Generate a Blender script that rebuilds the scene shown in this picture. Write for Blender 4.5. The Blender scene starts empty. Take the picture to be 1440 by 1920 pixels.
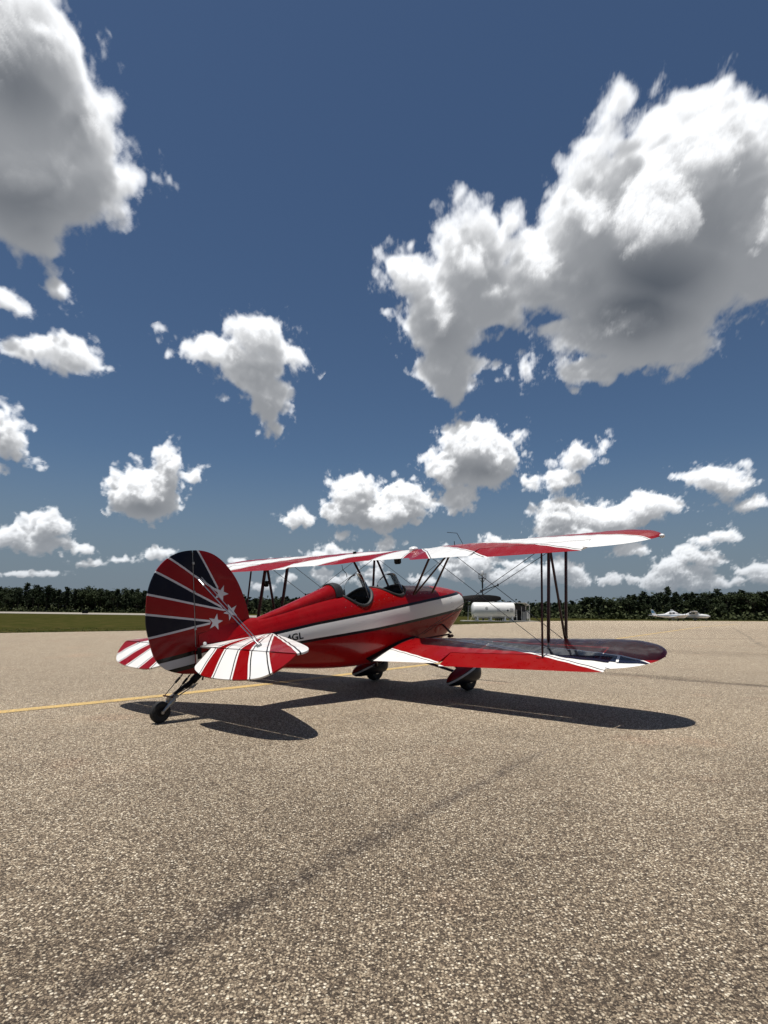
import bpy, bmesh, math, random
from math import sin, cos, radians, pi, sqrt, atan2, exp
from mathutils import Vector, Matrix, Euler
import numpy as np

random.seed(7)
SC = bpy.context.scene
COL = SC.collection

# ------------------------------------------------------------------ camera
CAM_H = 1.139
cd = bpy.data.cameras.new('camera')
cam = bpy.data.objects.new('camera', cd)
COL.objects.link(cam)
cd.sensor_fit = 'VERTICAL'
cd.sensor_height = 36.0
cd.sensor_width = 27.0
cd.lens = 1100.0 / 1920.0 * 36.0
cd.clip_start = 0.05
cd.clip_end = 6000.0
cam.matrix_world = Matrix.Translation((0, 0, CAM_H)) @ Matrix.Rotation(radians(90 + 9.743), 4, 'X') @ Matrix.Rotation(radians(0.50), 4, 'Z')
SC.camera = cam

# ------------------------------------------------------------------ exposure
SC.view_settings.view_transform = 'Standard'
SC.view_settings.look = 'None'
SC.view_settings.gamma = 1.0
SC.view_settings.exposure = 0.0
SC.view_settings.use_curve_mapping = False

# ------------------------------------------------------------------ sun
SUN_DIR = Vector((-0.1363, -0.0596, 0.9889)).normalized()
sl = bpy.data.lights.new('sun', 'SUN')
sl.energy = 5.0
sl.angle = radians(0.5)
sl.color = (1.0, 0.955, 0.89)
so = bpy.data.objects.new('sun', sl)
COL.objects.link(so)
so.rotation_euler = SUN_DIR.to_track_quat('Z', 'Y').to_euler()
so.location = (0, 0, 40)

# ------------------------------------------------------------------ node helper
class NT:
    def __init__(s, tree):
        s.t = tree; s.n = tree.nodes; s.l = tree.links
    def new(s, typ, **kw):
        n = s.n.new(typ)
        for k, v in kw.items():
            setattr(n, k, v)
        return n
    def put(s, sock, v):
        if v is None: return
        if isinstance(v, bpy.types.NodeSocket): s.l.new(v, sock)
        else:
            try: sock.default_value = v
            except Exception:
                sock.default_value = tuple(v) + (1.0,) if len(v) == 3 else v
    def math(s, op, a, b=None, c=None, clamp=False):
        n = s.new('ShaderNodeMath', operation=op, use_clamp=clamp)
        s.put(n.inputs[0], a); s.put(n.inputs[1], b); s.put(n.inputs[2], c)
        return n.outputs[0]
    def vm(s, op, a, b=None, scale=None):
        n = s.new('ShaderNodeVectorMath', operation=op)
        s.put(n.inputs[0], a)
        if b is not None: s.put(n.inputs[1], b)
        if scale is not None: s.put(n.inputs['Scale'], scale)
        return n.outputs['Value'] if op in ('LENGTH', 'DOT_PRODUCT', 'DISTANCE') else n.outputs['Vector']
    def noise(s, vec, scale, detail=4, rough=.55, dist=0.0, lac=2.0, col=False):
        n = s.new('ShaderNodeTexNoise')
        s.put(n.inputs['Vector'], vec); n.inputs['Scale'].default_value = scale
        n.inputs['Detail'].default_value = detail; n.inputs['Roughness'].default_value = rough
        n.inputs['Distortion'].default_value = dist; n.inputs['Lacunarity'].default_value = lac
        return n.outputs['Color'] if col else n.outputs['Fac']
    def voro(s, vec, scale, feature='F1', rnd=1.0, out='Distance'):
        n = s.new('ShaderNodeTexVoronoi', feature=feature)
        s.put(n.inputs['Vector'], vec); n.inputs['Scale'].default_value = scale
        n.inputs['Randomness'].default_value = rnd
        return n.outputs[out], n
    def ramp(s, fac, lo, hi, a=0.0, b=1.0, smooth=True):
        n = s.new('ShaderNodeMapRange', interpolation_type='SMOOTHSTEP' if smooth else 'LINEAR')
        s.put(n.inputs['Value'], fac)
        s.put(n.inputs['From Min'], lo); s.put(n.inputs['From Max'], hi)
        s.put(n.inputs['To Min'], a); s.put(n.inputs['To Max'], b)
        return n.outputs['Result']
    def mix(s, fac, a, b, mode='MIX'):
        n = s.new('ShaderNodeMix', data_type='RGBA', blend_type=mode)
        s.put(n.inputs[0], fac)
        for k, v in ((6, a), (7, b)):
            if isinstance(v, (tuple, list)) and len(v) == 3: v = tuple(v) + (1.0,)
            s.put(n.inputs[k], v)
        return n.outputs[2]
    def bump(s, h, strength, dist=.01, normal=None):
        n = s.new('ShaderNodeBump')
        n.inputs['Strength'].default_value = strength; n.inputs['Distance'].default_value = dist
        s.put(n.inputs['Height'], h)
        if normal is not None: s.put(n.inputs['Normal'], normal)
        return n.outputs['Normal']

# ------------------------------------------------------------------ sky: Nishita with procedural cumulus
world = bpy.data.worlds.new('World')
SC.world = world
world.use_nodes = True
wt = world.node_tree
wt.nodes.clear()
W = NT(wt)
sky = W.new('ShaderNodeTexSky', sky_type='NISHITA')
sky.sun_disc = False
sky.sun_elevation = math.asin(SUN_DIR.z)
sky.sun_rotation = atan2(SUN_DIR.x, SUN_DIR.y)
sky.altitude = 50; sky.air_density = 1.0; sky.dust_density = 0.25; sky.ozone_density = 4.0
SKY_S = 0.058
# humid summer air: the sky fades to a soft grey blue over the last degrees above the horizon
stc = W.new('ShaderNodeTexCoord'); ssep = W.new('ShaderNodeSeparateXYZ'); W.put(ssep.inputs[0], W.vm('NORMALIZE', stc.outputs['Generated']))
skc = W.vm('SCALE', sky.outputs[0], scale=SKY_S)
skc = W.mix(1.0, skc, (.86, .93, .975), 'MULTIPLY')
skc = W.mix(W.math('MULTIPLY', W.ramp(ssep.outputs['Z'], .27, .0), .93), skc, (.172, .217, .268))
bg1 = W.new('ShaderNodeBackground'); W.put(bg1.inputs['Color'], skc); bg1.inputs['Strength'].default_value = 1.0
wo = W.new('ShaderNodeOutputWorld'); wt.links.new(bg1.outputs[0], wo.inputs[0])
world.cycles.sampling_method = 'MANUAL'
world.cycles.sample_map_resolution = 512

SC.cycles.max_bounces = 8
SC.cycles.diffuse_bounces = 2
SC.cycles.glossy_bounces = 4
SC.cycles.transmission_bounces = 6
SC.cycles.transparent_max_bounces = 8
SC.cycles.use_denoising = True
SC.cycles.caustics_reflective = False
SC.cycles.caustics_refractive = False

# ------------------------------------------------------------------ clouds, far out on a shell under the open sky
CLOUDS=[ (-40.91,38.9,9.37,8.34,20.5),(-35.4,33.71,9.14,4.48,16.2),(-34.52,41.71,3.61,3.89,18.1),(-30.84,38.09,3.86,3.54,15.5),(-28.31,35.65,2.87,1.76,14.0),(-33.75,30.61,3.21,1.81,16.0),(-31.56,27.72,0.53,1.82,37.0),(-34.21,24.45,1.29,0.56,-17.9),(-28.79,44.1,0.44,0.48,28.3),(28.09,32.34,8.53,7.93,-15.2),(32.34,36.58,6.21,4.09,-18.1),(36.27,31.27,3.43,6.47,-18.4),(28.54,39.08,3.68,2.47,-15.5),(32.19,38.95,3.88,2.0,-17.8),(21.22,34.14,5.17,4.1,-11.1),(16.4,31.48,4.65,3.58,-8.1),(18.46,35.4,2.6,2.37,-9.2),(8.54,32.65,4.42,3.32,-4.5),(9.99,34.7,2.5,1.58,-4.9),(2.9,31.53,3.22,1.92,-17.7),(6.24,27.77,4.39,3.89,-3.1),(6.36,23.45,2.82,2.66,-2.4),(11.23,29.79,4.03,2.66,-5.4),(24.54,25.87,7.11,3.78,-11.1),(20.47,22.26,3.87,1.13,0.0),(28.81,22.66,2.54,1.71,9.7),(24.7,41.71,1.36,0.61,16.3),(20.19,30.09,3.71,2.96,-9.5),(22.29,39.95,0.61,0.97,-28.7),(13.08,35.68,1.43,1.06,-6.3),(21.32,38.84,0.73,0.74,-10.6),(14.55,22.68,0.67,0.72,-4.9),(12.15,22.77,0.84,0.29,-31.5),(-13.01,25.52,2.46,1.86,5.1),(-17.08,23.89,4.12,1.51,-1.2),(-13.12,22.64,3.18,2.2,4.6),(-11.53,20.32,1.91,1.96,4.0),(-9.89,24.02,1.51,1.34,3.9),(-18.47,24.18,1.5,0.75,-2.0),(-14.43,22.76,2.62,1.9,5.2),(-11.4,17.44,0.47,0.45,3.7),(-32.67,21.4,2.96,0.93,8.1),(-29.86,21.44,2.89,1.51,-3.6),(-34.16,21.26,1.51,0.66,13.2),(-26.85,20.89,0.63,0.31,10.0),(-33.92,14.18,1.38,1.7,41.8),(-32.94,12.8,1.01,0.53,-14.6),(-33.93,11.42,0.34,0.39,8.0),(-34.32,15.85,0.53,0.68,10.7),(-22.55,10.27,2.96,2.12,4.4),(-23.4,11.4,1.83,1.43,5.1),(-21.02,13.42,1.13,1.75,-5.0),(-21.37,11.83,1.69,1.65,4.8),(-24.26,10.84,1.16,1.43,5.2),(-18.71,12.39,0.77,0.99,-26.4),(-30.43,7.04,1.59,1.26,4.6),(-32.54,5.85,1.59,0.97,4.2),(-30.66,5.36,1.98,0.63,3.6),(-27.43,5.1,1.12,0.42,3.1),(-26.51,4.08,1.22,0.32,2.5),(-24.07,4.52,0.96,0.24,2.5),(-21.13,5.13,1.37,0.53,2.4),(-8.52,8.84,1.45,0.77,-3.3),(-2.94,11.78,2.55,1.66,0.8),(-3.96,9.69,2.0,1.35,1.0),(-0.79,9.32,3.27,1.46,0.4),(1.84,11.57,2.12,1.35,-0.1),(3.96,11.05,1.58,0.78,-0.4),(1.32,10.01,3.16,1.35,-0.0),(-4.17,7.34,0.84,0.52,1.0),(9.03,15.96,3.74,2.53,-2.4),(11.36,15.16,2.16,1.82,-2.7),(6.89,14.12,3.25,1.74,-1.5),(10.03,13.78,3.09,1.73,-2.2),(7.64,11.27,1.66,1.44,-1.1),(13.46,16.67,0.6,0.41,26.4),(18.85,14.33,1.99,1.08,10.9),(21.15,15.46,0.57,0.85,-25.4),(16.96,12.47,1.74,1.0,11.9),(14.58,12.33,1.0,0.7,-2.7),(18.55,15.23,0.97,0.69,-4.5),(30.2,11.5,2.06,1.26,-15.1),(28.61,12.03,1.15,0.46,-5.9),(31.22,10.77,1.54,0.98,-5.9),(32.48,9.17,1.37,0.52,17.8),(17.41,9.2,2.84,1.59,-2.5),(21.15,8.55,3.58,1.36,-3.0),(24.14,9.58,2.62,1.24,12.2),(26.33,9.67,1.43,0.56,-4.3),(18.76,7.42,4.13,1.18,-2.2),(30.11,6.71,1.4,0.63,-3.4),(25.02,2.84,1.4,0.84,6.8),(9.19,4.93,1.42,0.87,1.7),(31.49,3.66,0.71,0.44,-0.5),(8.66,3.96,0.91,0.41,6.9),(28.45,3.87,0.68,0.41,-8.3),(8.37,4.67,1.92,0.82,-5.3),(33.17,3.26,1.19,0.73,2.0),(14.15,3.83,1.61,0.9,6.6),(31.24,2.96,0.64,0.31,-9.4),(16.81,4.05,1.23,0.49,2.4),(17.8,3.84,1.12,0.54,-0.7),(27.14,4.88,0.74,0.51,-10.9),(28.01,2.79,1.2,0.64,0.2),(8.55,3.45,0.76,0.3,7.0),(13.88,3.33,1.6,0.75,-2.4),(22.76,5.77,1.54,0.67,2.3),(29.1,2.87,1.29,0.59,-4.5),(24.73,2.98,1.37,0.7,6.7),(23.14,3.15,0.78,0.33,-7.3),(26.68,3.73,1.39,0.65,-9.2),(33.28,3.77,0.69,0.43,4.0),(20.86,3.03,1.0,0.43,6.7),(9.29,5.03,1.01,0.56,6.7),(25.19,2.79,1.26,0.56,-1.9),(12.57,3.69,1.14,0.7,5.7),(33.03,3.39,0.84,0.48,3.1),(21.44,3.07,0.77,0.38,7.8),(32.74,3.79,0.98,0.57,-5.4),(10.87,3.5,1.55,0.76,4.8),(28.76,4.82,1.31,0.82,2.4),(18.42,3.05,1.12,0.63,2.6),(16.57,3.96,1.56,0.89,0.3),(8.66,3.96,1.37,0.66,4.9),(25.62,2.97,1.25,0.65,1.3),(27.8,3.21,1.25,0.82,2.2),(33.05,3.57,1.19,0.74,-1.8),(13.08,4.39,1.18,0.65,3.5),(27.74,5.22,0.85,0.55,-1.1),(26.13,4.26,1.21,0.74,2.8),(9.12,3.91,0.86,0.41,1.9),(14.53,3.78,0.73,0.35,-4.6),(9.89,4.46,0.86,0.41,-5.3),(13.82,4.28,1.07,0.55,0.4),(15.06,3.48,1.54,0.6,-2.5),(16.17,3.66,1.47,0.7,-7.8),(24.82,3.03,0.68,0.37,-4.2),(-1.52,4.84,0.94,0.41,0.6),(3.68,3.13,1.08,0.46,0.3),(-6.2,3.54,1.03,0.41,0.9),(6.87,3.91,1.33,0.56,-0.0),(-0.89,4.18,0.62,0.26,0.5),(-11.96,4.55,1.0,0.4,1.4),(-0.73,3.66,1.25,0.52,0.5),(-6.05,3.85,0.93,0.41,0.9),(-9.35,3.29,0.86,0.36,1.0),(6.95,5.96,1.28,0.52,-0.3),(-1.18,2.73,0.98,0.41,0.5),(-5.24,6.19,0.83,0.36,1.0),(7.43,3.6,0.97,0.41,0.0),(-11.57,2.39,1.05,0.45,1.0),(-4.54,3.06,1.24,0.51,0.7),(-13.94,4.5,0.94,0.4,1.6),(10.9,6.85,1.31,0.46,-0.9),(-5.17,5.62,2.18,0.62,0.9),(0.13,6.52,1.15,0.62,0.4),(-7.47,4.85,1.34,0.41,1.1),(6.78,4.57,1.33,0.62,-0.1),(-30.82,2.99,2.35,0.27,2.3) ]
SHADE=[ (25.59,27.43,8.5,5.13,-3.1,0.85),(31.35,31.53,5.76,4.13,-16.1,0.32),(-35.03,39.54,7.92,2.94,-3.0,0.55),(-34.66,31.3,7.47,3.28,15.7,0.55),(26.33,25.11,5.24,3.01,-11.3,0.35),(-31.78,44.23,2.52,3.34,-4.7,0.25),(5.94,25.89,3.83,2.83,-2.7,0.3),(-22.31,8.93,3.24,1.06,3.9,0.5),(8.98,13.56,3.61,1.13,-2.0,0.5),(-1.04,8.43,4.73,0.83,0.3,0.4),(-30.34,6.14,2.81,0.72,4.0,0.45),(-13.65,22.83,3.17,2.85,4.9,0.12),(29.91,10.31,2.35,0.54,-5.4,0.25),(20.62,7.35,5.32,0.88,-2.5,0.3),(24.83,3.17,10.1,1.41,-1.2,0.3) ]

from math import floor, ceil, log2
def cloud_sheet(CLOUDS, SHADE, azs, els, seed=3):
    """Cumulus, ray marched through a 3-D density on a grid of directions (azimuth x elevation, degrees).
    Lengths are in degrees of arc; returns opacity and brightness per direction."""
    rng = np.random.RandomState(seed)
    LAT = (rng.rand(64, 64, 64).astype(np.float32) - .5).ravel()
    def vn(x, y, z):
        xi = np.floor(x); yi = np.floor(y); zi = np.floor(z)
        fx = x - xi; fy = y - yi; fz = z - zi
        fx = fx * fx * (3 - 2 * fx); fy = fy * fy * (3 - 2 * fy); fz = fz * fz * (3 - 2 * fz)
        x0 = xi.astype(np.int32) & 63; y0 = yi.astype(np.int32) & 63; z0 = zi.astype(np.int32) & 63
        x1 = ((x0 + 1) & 63) << 12; y1 = ((y0 + 1) & 63) << 6; z1 = (z0 + 1) & 63
        x0 = x0 << 12; y0 = y0 << 6
        a0 = LAT[x0 + y0 + z0]; a1 = LAT[x1 + y0 + z0]; a = a0 + (a1 - a0) * fx
        b0 = LAT[x0 + y1 + z0]; b1 = LAT[x1 + y1 + z0]; b = b0 + (b1 - b0) * fx
        a = a + (b - a) * fy
        c0 = LAT[x0 + y0 + z1]; c1 = LAT[x1 + y0 + z1]; c = c0 + (c1 - c0) * fx
        d0 = LAT[x0 + y1 + z1]; d1 = LAT[x1 + y1 + z1]; d = d0 + (d1 - d0) * fx
        c = c + (d - c) * fy
        return a + (c - a) * fz
    def octaves(x, y, z, fs, size, n, gain, bil):
        """noise whose coarsest lobes measure size*fs, n octaves, bil = share of billow (puffy) noise"""
        lo = float(np.min(fs)) * size; hi = float(np.max(fs)) * size
        k0 = int(floor(log2(16.0 / hi))); k1 = int(ceil(log2(16.0 / lo))) + n
        s = 0; t = 0
        lf = np.log2(fs * size)
        for k in range(k0, k1):
            sk = 16.0 * .5 ** k
            r = lf - log2(sk)
            w = np.clip(r + 1, 0, 1) * np.clip(n - r, 0, 1) * gain ** np.maximum(r, 0)
            o = 17.3 * k
            c, q = cos(k * 1.1), sin(k * 1.1)
            v = vn((x * c + z * q) / sk + o, (y * c - x * q * .6 + z * .2) / sk - o, (z * c - x * q + y * .3) / sk + o * .5)
            v = (1 - bil) * 2 * v + bil * (3.4 * np.abs(v) - .50) if bil else 2 * v
            s = s + w * v; t = t + w
        return s / t
    AZ, EL = np.meshgrid(azs.astype(np.float32), els.astype(np.float32))
    FS = .20 + .024 * EL
    ra, re = np.radians(AZ), np.radians(EL)
    K = np.float32(180 / pi)
    DX, DY, DZ = np.sin(ra) * np.cos(re) * K, np.cos(ra) * np.cos(re) * K, np.sin(re) * K
    # 2-D footprint from the ellipses, with a warped outline
    X = AZ.copy(); Y = EL.copy(); CH = 40
    for j in range(0, len(els), CH):
        s = slice(j, j + CH); a = (DX[s], DY[s], DZ[s]); f = FS[s]
        X[s] += f * 1.3 * octaves(a[0], a[1] + 90, a[2], f, 6, 4, .5, 0) / np.cos(re[s])
        Y[s] += f * 1.1 * octaves(a[0] + 50, a[1], a[2], f, 6, 4, .5, 0)
    F = np.full(AZ.shape, -30., np.float32)
    for (ca, ce, rx, ry, ro) in CLOUDS:
        t = radians(ro); c, s = cos(t), sin(t)
        R = sqrt(rx * ry); m = 2.2 * max(rx, ry) + 4
        sl = np.ix_(np.abs(els - ce) < m, np.abs(azs - ca) < m * 1.4)
        x = X[sl] - ca; y = Y[sl] - ce
        v = R * (1 - np.sqrt(((x * c + y * s) / rx) ** 2 + ((-x * s + y * c) / ry) ** 2))
        k = min(.9, .35 * R); a = F[sl]; h = np.maximum(k - np.abs(a - v), 0) / k
        F[sl] = np.maximum(a, v) + h * h * k * .25
    out = np.clip((np.abs(AZ) - 48) / 8, 0, 1)
    for j in range(0, len(els), CH):
        s = slice(j, j + CH)
        g = octaves(DX[s], DY[s], DZ[s] + 70, FS[s], 26, 2, .5, 0)
        F[s] = np.maximum(F[s], (g - .42) * FS[s] * 22 + (out[s] - 1) * 60)
    S = np.zeros_like(F)
    for (ca, ce, rx, ry, ro, st) in SHADE:
        t = radians(ro); c, s = cos(t), sin(t); rx *= 1.35; ry *= 1.35
        q = np.clip(1 - np.sqrt((((X - ca) * c + (Y - ce) * s) / rx) ** 2 + ((-(X - ca) * s + (Y - ce) * c) / ry) ** 2), 0, 1)
        S = np.maximum(S, q * q * (3 - 2 * q) * st)
    # local half thickness in depth
    Rl = np.maximum(F, .3 * FS)
    daz, de = azs[len(azs) // 2 + 1] - azs[len(azs) // 2], els[1] - els[0]
    for _ in range(2):                       # cheap dilation + blur
        for ax in (0, 1):
            for st_ in (2, 4):
                Rl = np.maximum(Rl, .92 * np.maximum(np.roll(Rl, st_, ax), np.roll(Rl, -st_, ax)))
    for _ in range(4):
        for ax in (0, 1):
            Rl = (Rl + np.roll(Rl, 4, ax) + np.roll(Rl, -4, ax) + np.roll(Rl, 8, ax) + np.roll(Rl, -8, ax)) / 5
    def look(A, az, el):
        fx = np.interp(az, azs, np.arange(len(azs))).astype(np.float32); fy = np.clip((el - els[0]) / de, 0, len(els) - 1.001).astype(np.float32)
        i = np.minimum(fx.astype(np.int32), len(azs) - 2); j = fy.astype(np.int32); u = fx - i; w = fy - j
        f = A.ravel(); b = j * len(azs) + i
        p = f[b] + (f[b + 1] - f[b]) * u; q = f[b + len(azs)] + (f[b + len(azs) + 1] - f[b + len(azs)]) * u
        return p + (q - p) * w
    def dens(x, y, z, n, det=True):
        r = np.sqrt(x * x + y * y + z * z); el = np.degrees(np.arcsin(z / r)); az = np.degrees(np.arctan2(x, y)); t = r - K
        f = look(F, az, el); R = look(Rl, az, el); fs = .20 + .024 * np.maximum(el, 0)
        b = (f - t * t / (2.2 * R + .01)) / fs; b = np.where(b > 0, b * 1.7, b)
        o = np.zeros_like(b); m = b > -3.6
        if m.any():
            o[m] = np.clip((b[m] + 7.4 * octaves(x[m], y[m], z[m], fs[m], 3.0, n, .72, .62) + .25) / 2.5, 0, 1)
        return o, fs
    SUN = (-.1363, -.0596, .9889)
    al = np.zeros_like(F); lum = np.zeros_like(F)
    for j in range(0, len(els), 24):
        rows = slice(j, min(j + 24, len(els)))
        msk = F[rows] > -2.6 * FS[rows]
        if not msk.any(): continue
        dx, dy, dz, f, R, fs = (A[rows][msk] for A in (DX, DY, DZ, F, Rl, FS))
        tm = np.sqrt(np.maximum((f + 2.6 * fs) * (2.2 * R), .05))
        N = 44
        T = np.ones_like(f); Lc = np.zeros_like(f)
        jit = rng.rand(len(f)).astype(np.float32)
        for i in range(N):
            t = -tm + (i + .25 + .5 * jit) / N * 2 * tm; ds = 2 * tm / N
            on = T > .02
            if not on.any(): break
            q = 1 + t[on] / K
            x, y, z = dx[on] * q, dy[on] * q, dz[on] * q
            D, _ = dens(x, y, z, 7)
            hit = D > .004
            if not hit.any(): continue
            idx = np.nonzero(on)[0][hit]
            x, y, z, D = x[hit], y[hit], z[hit], D[hit]; fh = fs[idx]
            tau = 0; prev = 0
            for (l, n) in ((.15, 7), (.5, 6), (1.4, 5), (3.2, 4), (5.5, 3)):
                d2, _ = dens(x + SUN[0] * l * fh, y + SUN[1] * l * fh, z + SUN[2] * l * fh, n)
                tau = tau + d2 * (l - prev) * 1.25; prev = l
            sun = .62 * np.exp(-tau * 1.0) + .30 * np.exp(-tau * .28) + .14 * np.exp(-tau * .07)
            amb = .29
            a = 1 - np.exp(-D * ds[idx] / fh * 1.9)
            Lc[idx] += T[idx] * a * (sun + amb)
            T[idx] *= 1 - a
        A_ = 1 - T
        al[rows][msk] = A_; lum[rows][msk] = Lc / np.maximum(A_, 1e-3)
    S = S * np.clip((F / FS) / 4, 0, 1)
    lum = lum * (1 - .64 * S)
    return F, al, lum, S

def build_clouds():
    fine = np.arange(-51.0, 51.01, .095)
    azs = np.concatenate([np.arange(-180, -51.5, 1.3), fine, np.arange(52.0, 181, 1.3)])
    azs[-1] = 180.0
    els = np.arange(-.3, 60.0, .095)
    F, al, lum, S = cloud_sheet(CLOUDS, SHADE, azs, els)
    AZ, EL = np.meshgrid(np.radians(azs), np.radians(els))
    fade = np.clip((59.0 - np.degrees(EL)) / 6, 0, 1)
    al = al * fade
    L = np.clip(lum * CLOUD_GAIN, 0.0, 1.2)[..., None] ** CLOUD_GAMMA
    c = L * np.array([.985, 1.0, 1.02]) + np.clip(.75 - L, 0, 1) * np.array([-.015, .004, .035])
    hz = np.clip((11 - np.degrees(EL)) / 11, 0, 1)[..., None] ** 1.3 * .58
    c = c * (1 - hz) + np.array([.25, .30, .36]) * hz
    al = al * (1 - .30 * np.clip((5 - np.degrees(EL)) / 5, 0, 1))
    R = 3200.0
    co = np.stack([R * np.sin(AZ) * np.cos(EL), R * np.cos(AZ) * np.cos(EL), R * np.sin(EL)], -1).reshape(-1, 3)
    nr, nc = AZ.shape
    i = np.arange(nr * nc).reshape(nr, nc)
    q = np.stack([i[:-1, :-1], i[:-1, 1:], i[1:, 1:], i[1:, :-1]], -1).reshape(-1, 4)
    # only where there is cloud: blue sky stays open
    ar = al.reshape(-1)
    keep = (ar[q].max(1) > .004)
    q = q[keep]
    used = np.zeros(nr * nc, bool); used[q.ravel()] = True
    remap = np.cumsum(used) - 1
    co = co[used]; q = remap[q]
    col = np.concatenate([c.reshape(-1, 3), ar[:, None]], 1)[used].astype(np.float32)
    me = bpy.data.meshes.new('clouds')
    me.vertices.add(len(co)); me.vertices.foreach_set('co', co.astype(np.float32).ravel())
    me.loops.add(len(q) * 4); me.loops.foreach_set('vertex_index', q.astype(np.int32).ravel())
    me.polygons.add(len(q)); me.polygons.foreach_set('loop_start', np.arange(0, len(q) * 4, 4, dtype=np.int32))
    me.update(calc_edges=True)
    at = me.color_attributes.new('cloud', 'FLOAT_COLOR', 'POINT')
    at.data.foreach_set('color', col.ravel())
    m = bpy.data.materials.new('cloud'); m.use_nodes = True
    m.node_tree.nodes.clear(); N = NT(m.node_tree)
    a = N.new('ShaderNodeVertexColor', layer_name='cloud')
    e = N.new('ShaderNodeEmission'); N.put(e.inputs[0], a.outputs['Color'])
    t = N.new('ShaderNodeBsdfTransparent')
    x = N.new('ShaderNodeMixShader'); N.put(x.inputs[0], a.outputs['Alpha']); N.l.new(t.outputs[0], x.inputs[1]); N.l.new(e.outputs[0], x.inputs[2])
    o = N.new('ShaderNodeOutputMaterial'); N.l.new(x.outputs[0], o.inputs[0])
    m.cycles.emission_sampling = 'NONE'
    me.materials.append(m)
    ob = bpy.data.objects.new('sky_clouds', me); COL.objects.link(ob)
    ob['kind'] = 'structure'
    return ob
CLOUD_GAIN = .98
CLOUD_GAMMA = 1.35
build_clouds()

# ------------------------------------------------------------------ mesh helpers
def finish(name, bm, mats, parent=None, smooth=True, angle=35, fix=True):
    if fix: bmesh.ops.recalc_face_normals(bm, faces=bm.faces)
    me = bpy.data.meshes.new(name)
    if smooth:
        for f in bm.faces: f.smooth = True
        for e in bm.edges:
            if len(e.link_faces) == 2 and e.calc_face_angle(0) > radians(angle): e.smooth = False
    bm.to_mesh(me); bm.free()
    if not isinstance(mats, (list, tuple)): mats = [mats]
    for m in mats: me.materials.append(m)
    ob = bpy.data.objects.new(name, me)
    COL.objects.link(ob)
    if parent is not None: ob.parent = parent
    return ob
def tag(o, label=None, category=None, group=None, kind=None):
    if label: o['label'] = label
    if category: o['category'] = category
    if group: o['group'] = group
    if kind: o['kind'] = kind
    return o
def empty(name, loc=(0, 0, 0), rz=0.0):
    o = bpy.data.objects.new(name, None); COL.objects.link(o)
    o.location = loc; o.rotation_euler = (0, 0, rz); o.empty_display_size = .3
    return o
def ring_loft(bm, rings, cap0=True, cap1=True, mat=0, closed=True):
    vr = [[bm.verts.new(p) for p in r] for r in rings]
    n = len(rings[0]); out = []
    for a, b in zip(vr[:-1], vr[1:]):
        for i in range(n if closed else n - 1):
            j = (i + 1) % n
            try: f = bm.faces.new((a[i], a[j], b[j], b[i])); f.material_index = mat; out.append(f)
            except ValueError: pass
    for c, r in ((cap0, vr[0]), (cap1, vr[-1])):
        if c and closed:
            try: f = bm.faces.new(r); f.material_index = mat
            except ValueError: pass
    return vr
def frame(d):
    d = d.normalized()
    u = Vector((0, 0, 1)) if abs(d.z) < .9 else Vector((1, 0, 0))
    a = d.cross(u).normalized(); b = a.cross(d).normalized()
    return a, b
def tube(bm, pts, r, n=8, ry=None, axis=None, mat=0, cap=True):
    """tube through pts; r may be a list; axis = direction of the long side of a streamlined section (ry)"""
    pts = [Vector(p) for p in pts]; rings = []
    for i, p in enumerate(pts):
        d = (pts[min(i + 1, len(pts) - 1)] - pts[max(i - 1, 0)])
        if axis is not None:
            b = (Vector(axis) - d.normalized() * d.normalized().dot(Vector(axis))).normalized(); a = d.normalized().cross(b)
        else: a, b = frame(d)
        rr = r[i] if isinstance(r, (list, tuple)) else r
        r2 = (ry if ry is not None else rr)
        rings.append([p + a * cos(2 * pi * k / n) * rr + b * sin(2 * pi * k / n) * r2 for k in range(n)])
    ring_loft(bm, rings, cap, cap, mat)
def box(bm, c, s, mat=0, rot=None, bevel=0):
    b = bmesh.ops.create_cube(bm, size=1)['verts']
    for v in b:
        v.co = Vector((v.co.x * s[0], v.co.y * s[1], v.co.z * s[2]))
        if rot is not None: v.co = rot @ v.co
        v.co += Vector(c)
    fs = set(f for v in b for f in v.link_faces)
    for f in fs: f.material_index = mat
    if bevel:
        es = set(e for v in b for e in v.link_edges)
        bmesh.ops.bevel(bm, geom=list(es), offset=bevel, segments=2, affect='EDGES', material=-1)
def lathe(bm, prof, n=24, origin=(0, 0, 0), axis='Z', mat=0, R=None):
    """prof: (radius, height)"""
    rings = []
    for (r, h) in prof:
        ring = []
        for k in range(n):
            t = 2 * pi * k / n
            p = Vector((r * cos(t), r * sin(t), h))
            if axis == 'X': p = Vector((p.z, p.x, p.y))
            if axis == 'Y': p = Vector((p.x, p.z, p.y))
            if R is not None: p = R @ p
            ring.append(p + Vector(origin))
        rings.append(ring)
    ring_loft(bm, rings, True, True, mat)
def cutline(bm, p, q, planeax='xy'):
    """cut all faces along the line p-q in plan (xy) or side view (xz)"""
    d = Vector((q[0] - p[0], q[1] - p[1]))
    nn = Vector((-d.y, d.x)).normalized()
    if planeax == 'xy': co = Vector((p[0], p[1], 0)); no = Vector((nn.x, nn.y, 0))
    else: co = Vector((p[0], 0, p[1])); no = Vector((nn.x, 0, nn.y))
    bmesh.ops.bisect_plane(bm, geom=bm.verts[:] + bm.edges[:] + bm.faces[:], plane_co=co, plane_no=no, dist=1e-5)
def sd(p, q, x, y):
    """signed distance of x,y to the line p-q"""
    dx, dy = q[0] - p[0], q[1] - p[1]
    return (dx * (y - p[1]) - dy * (x - p[0])) / sqrt(dx * dx + dy * dy)

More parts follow.
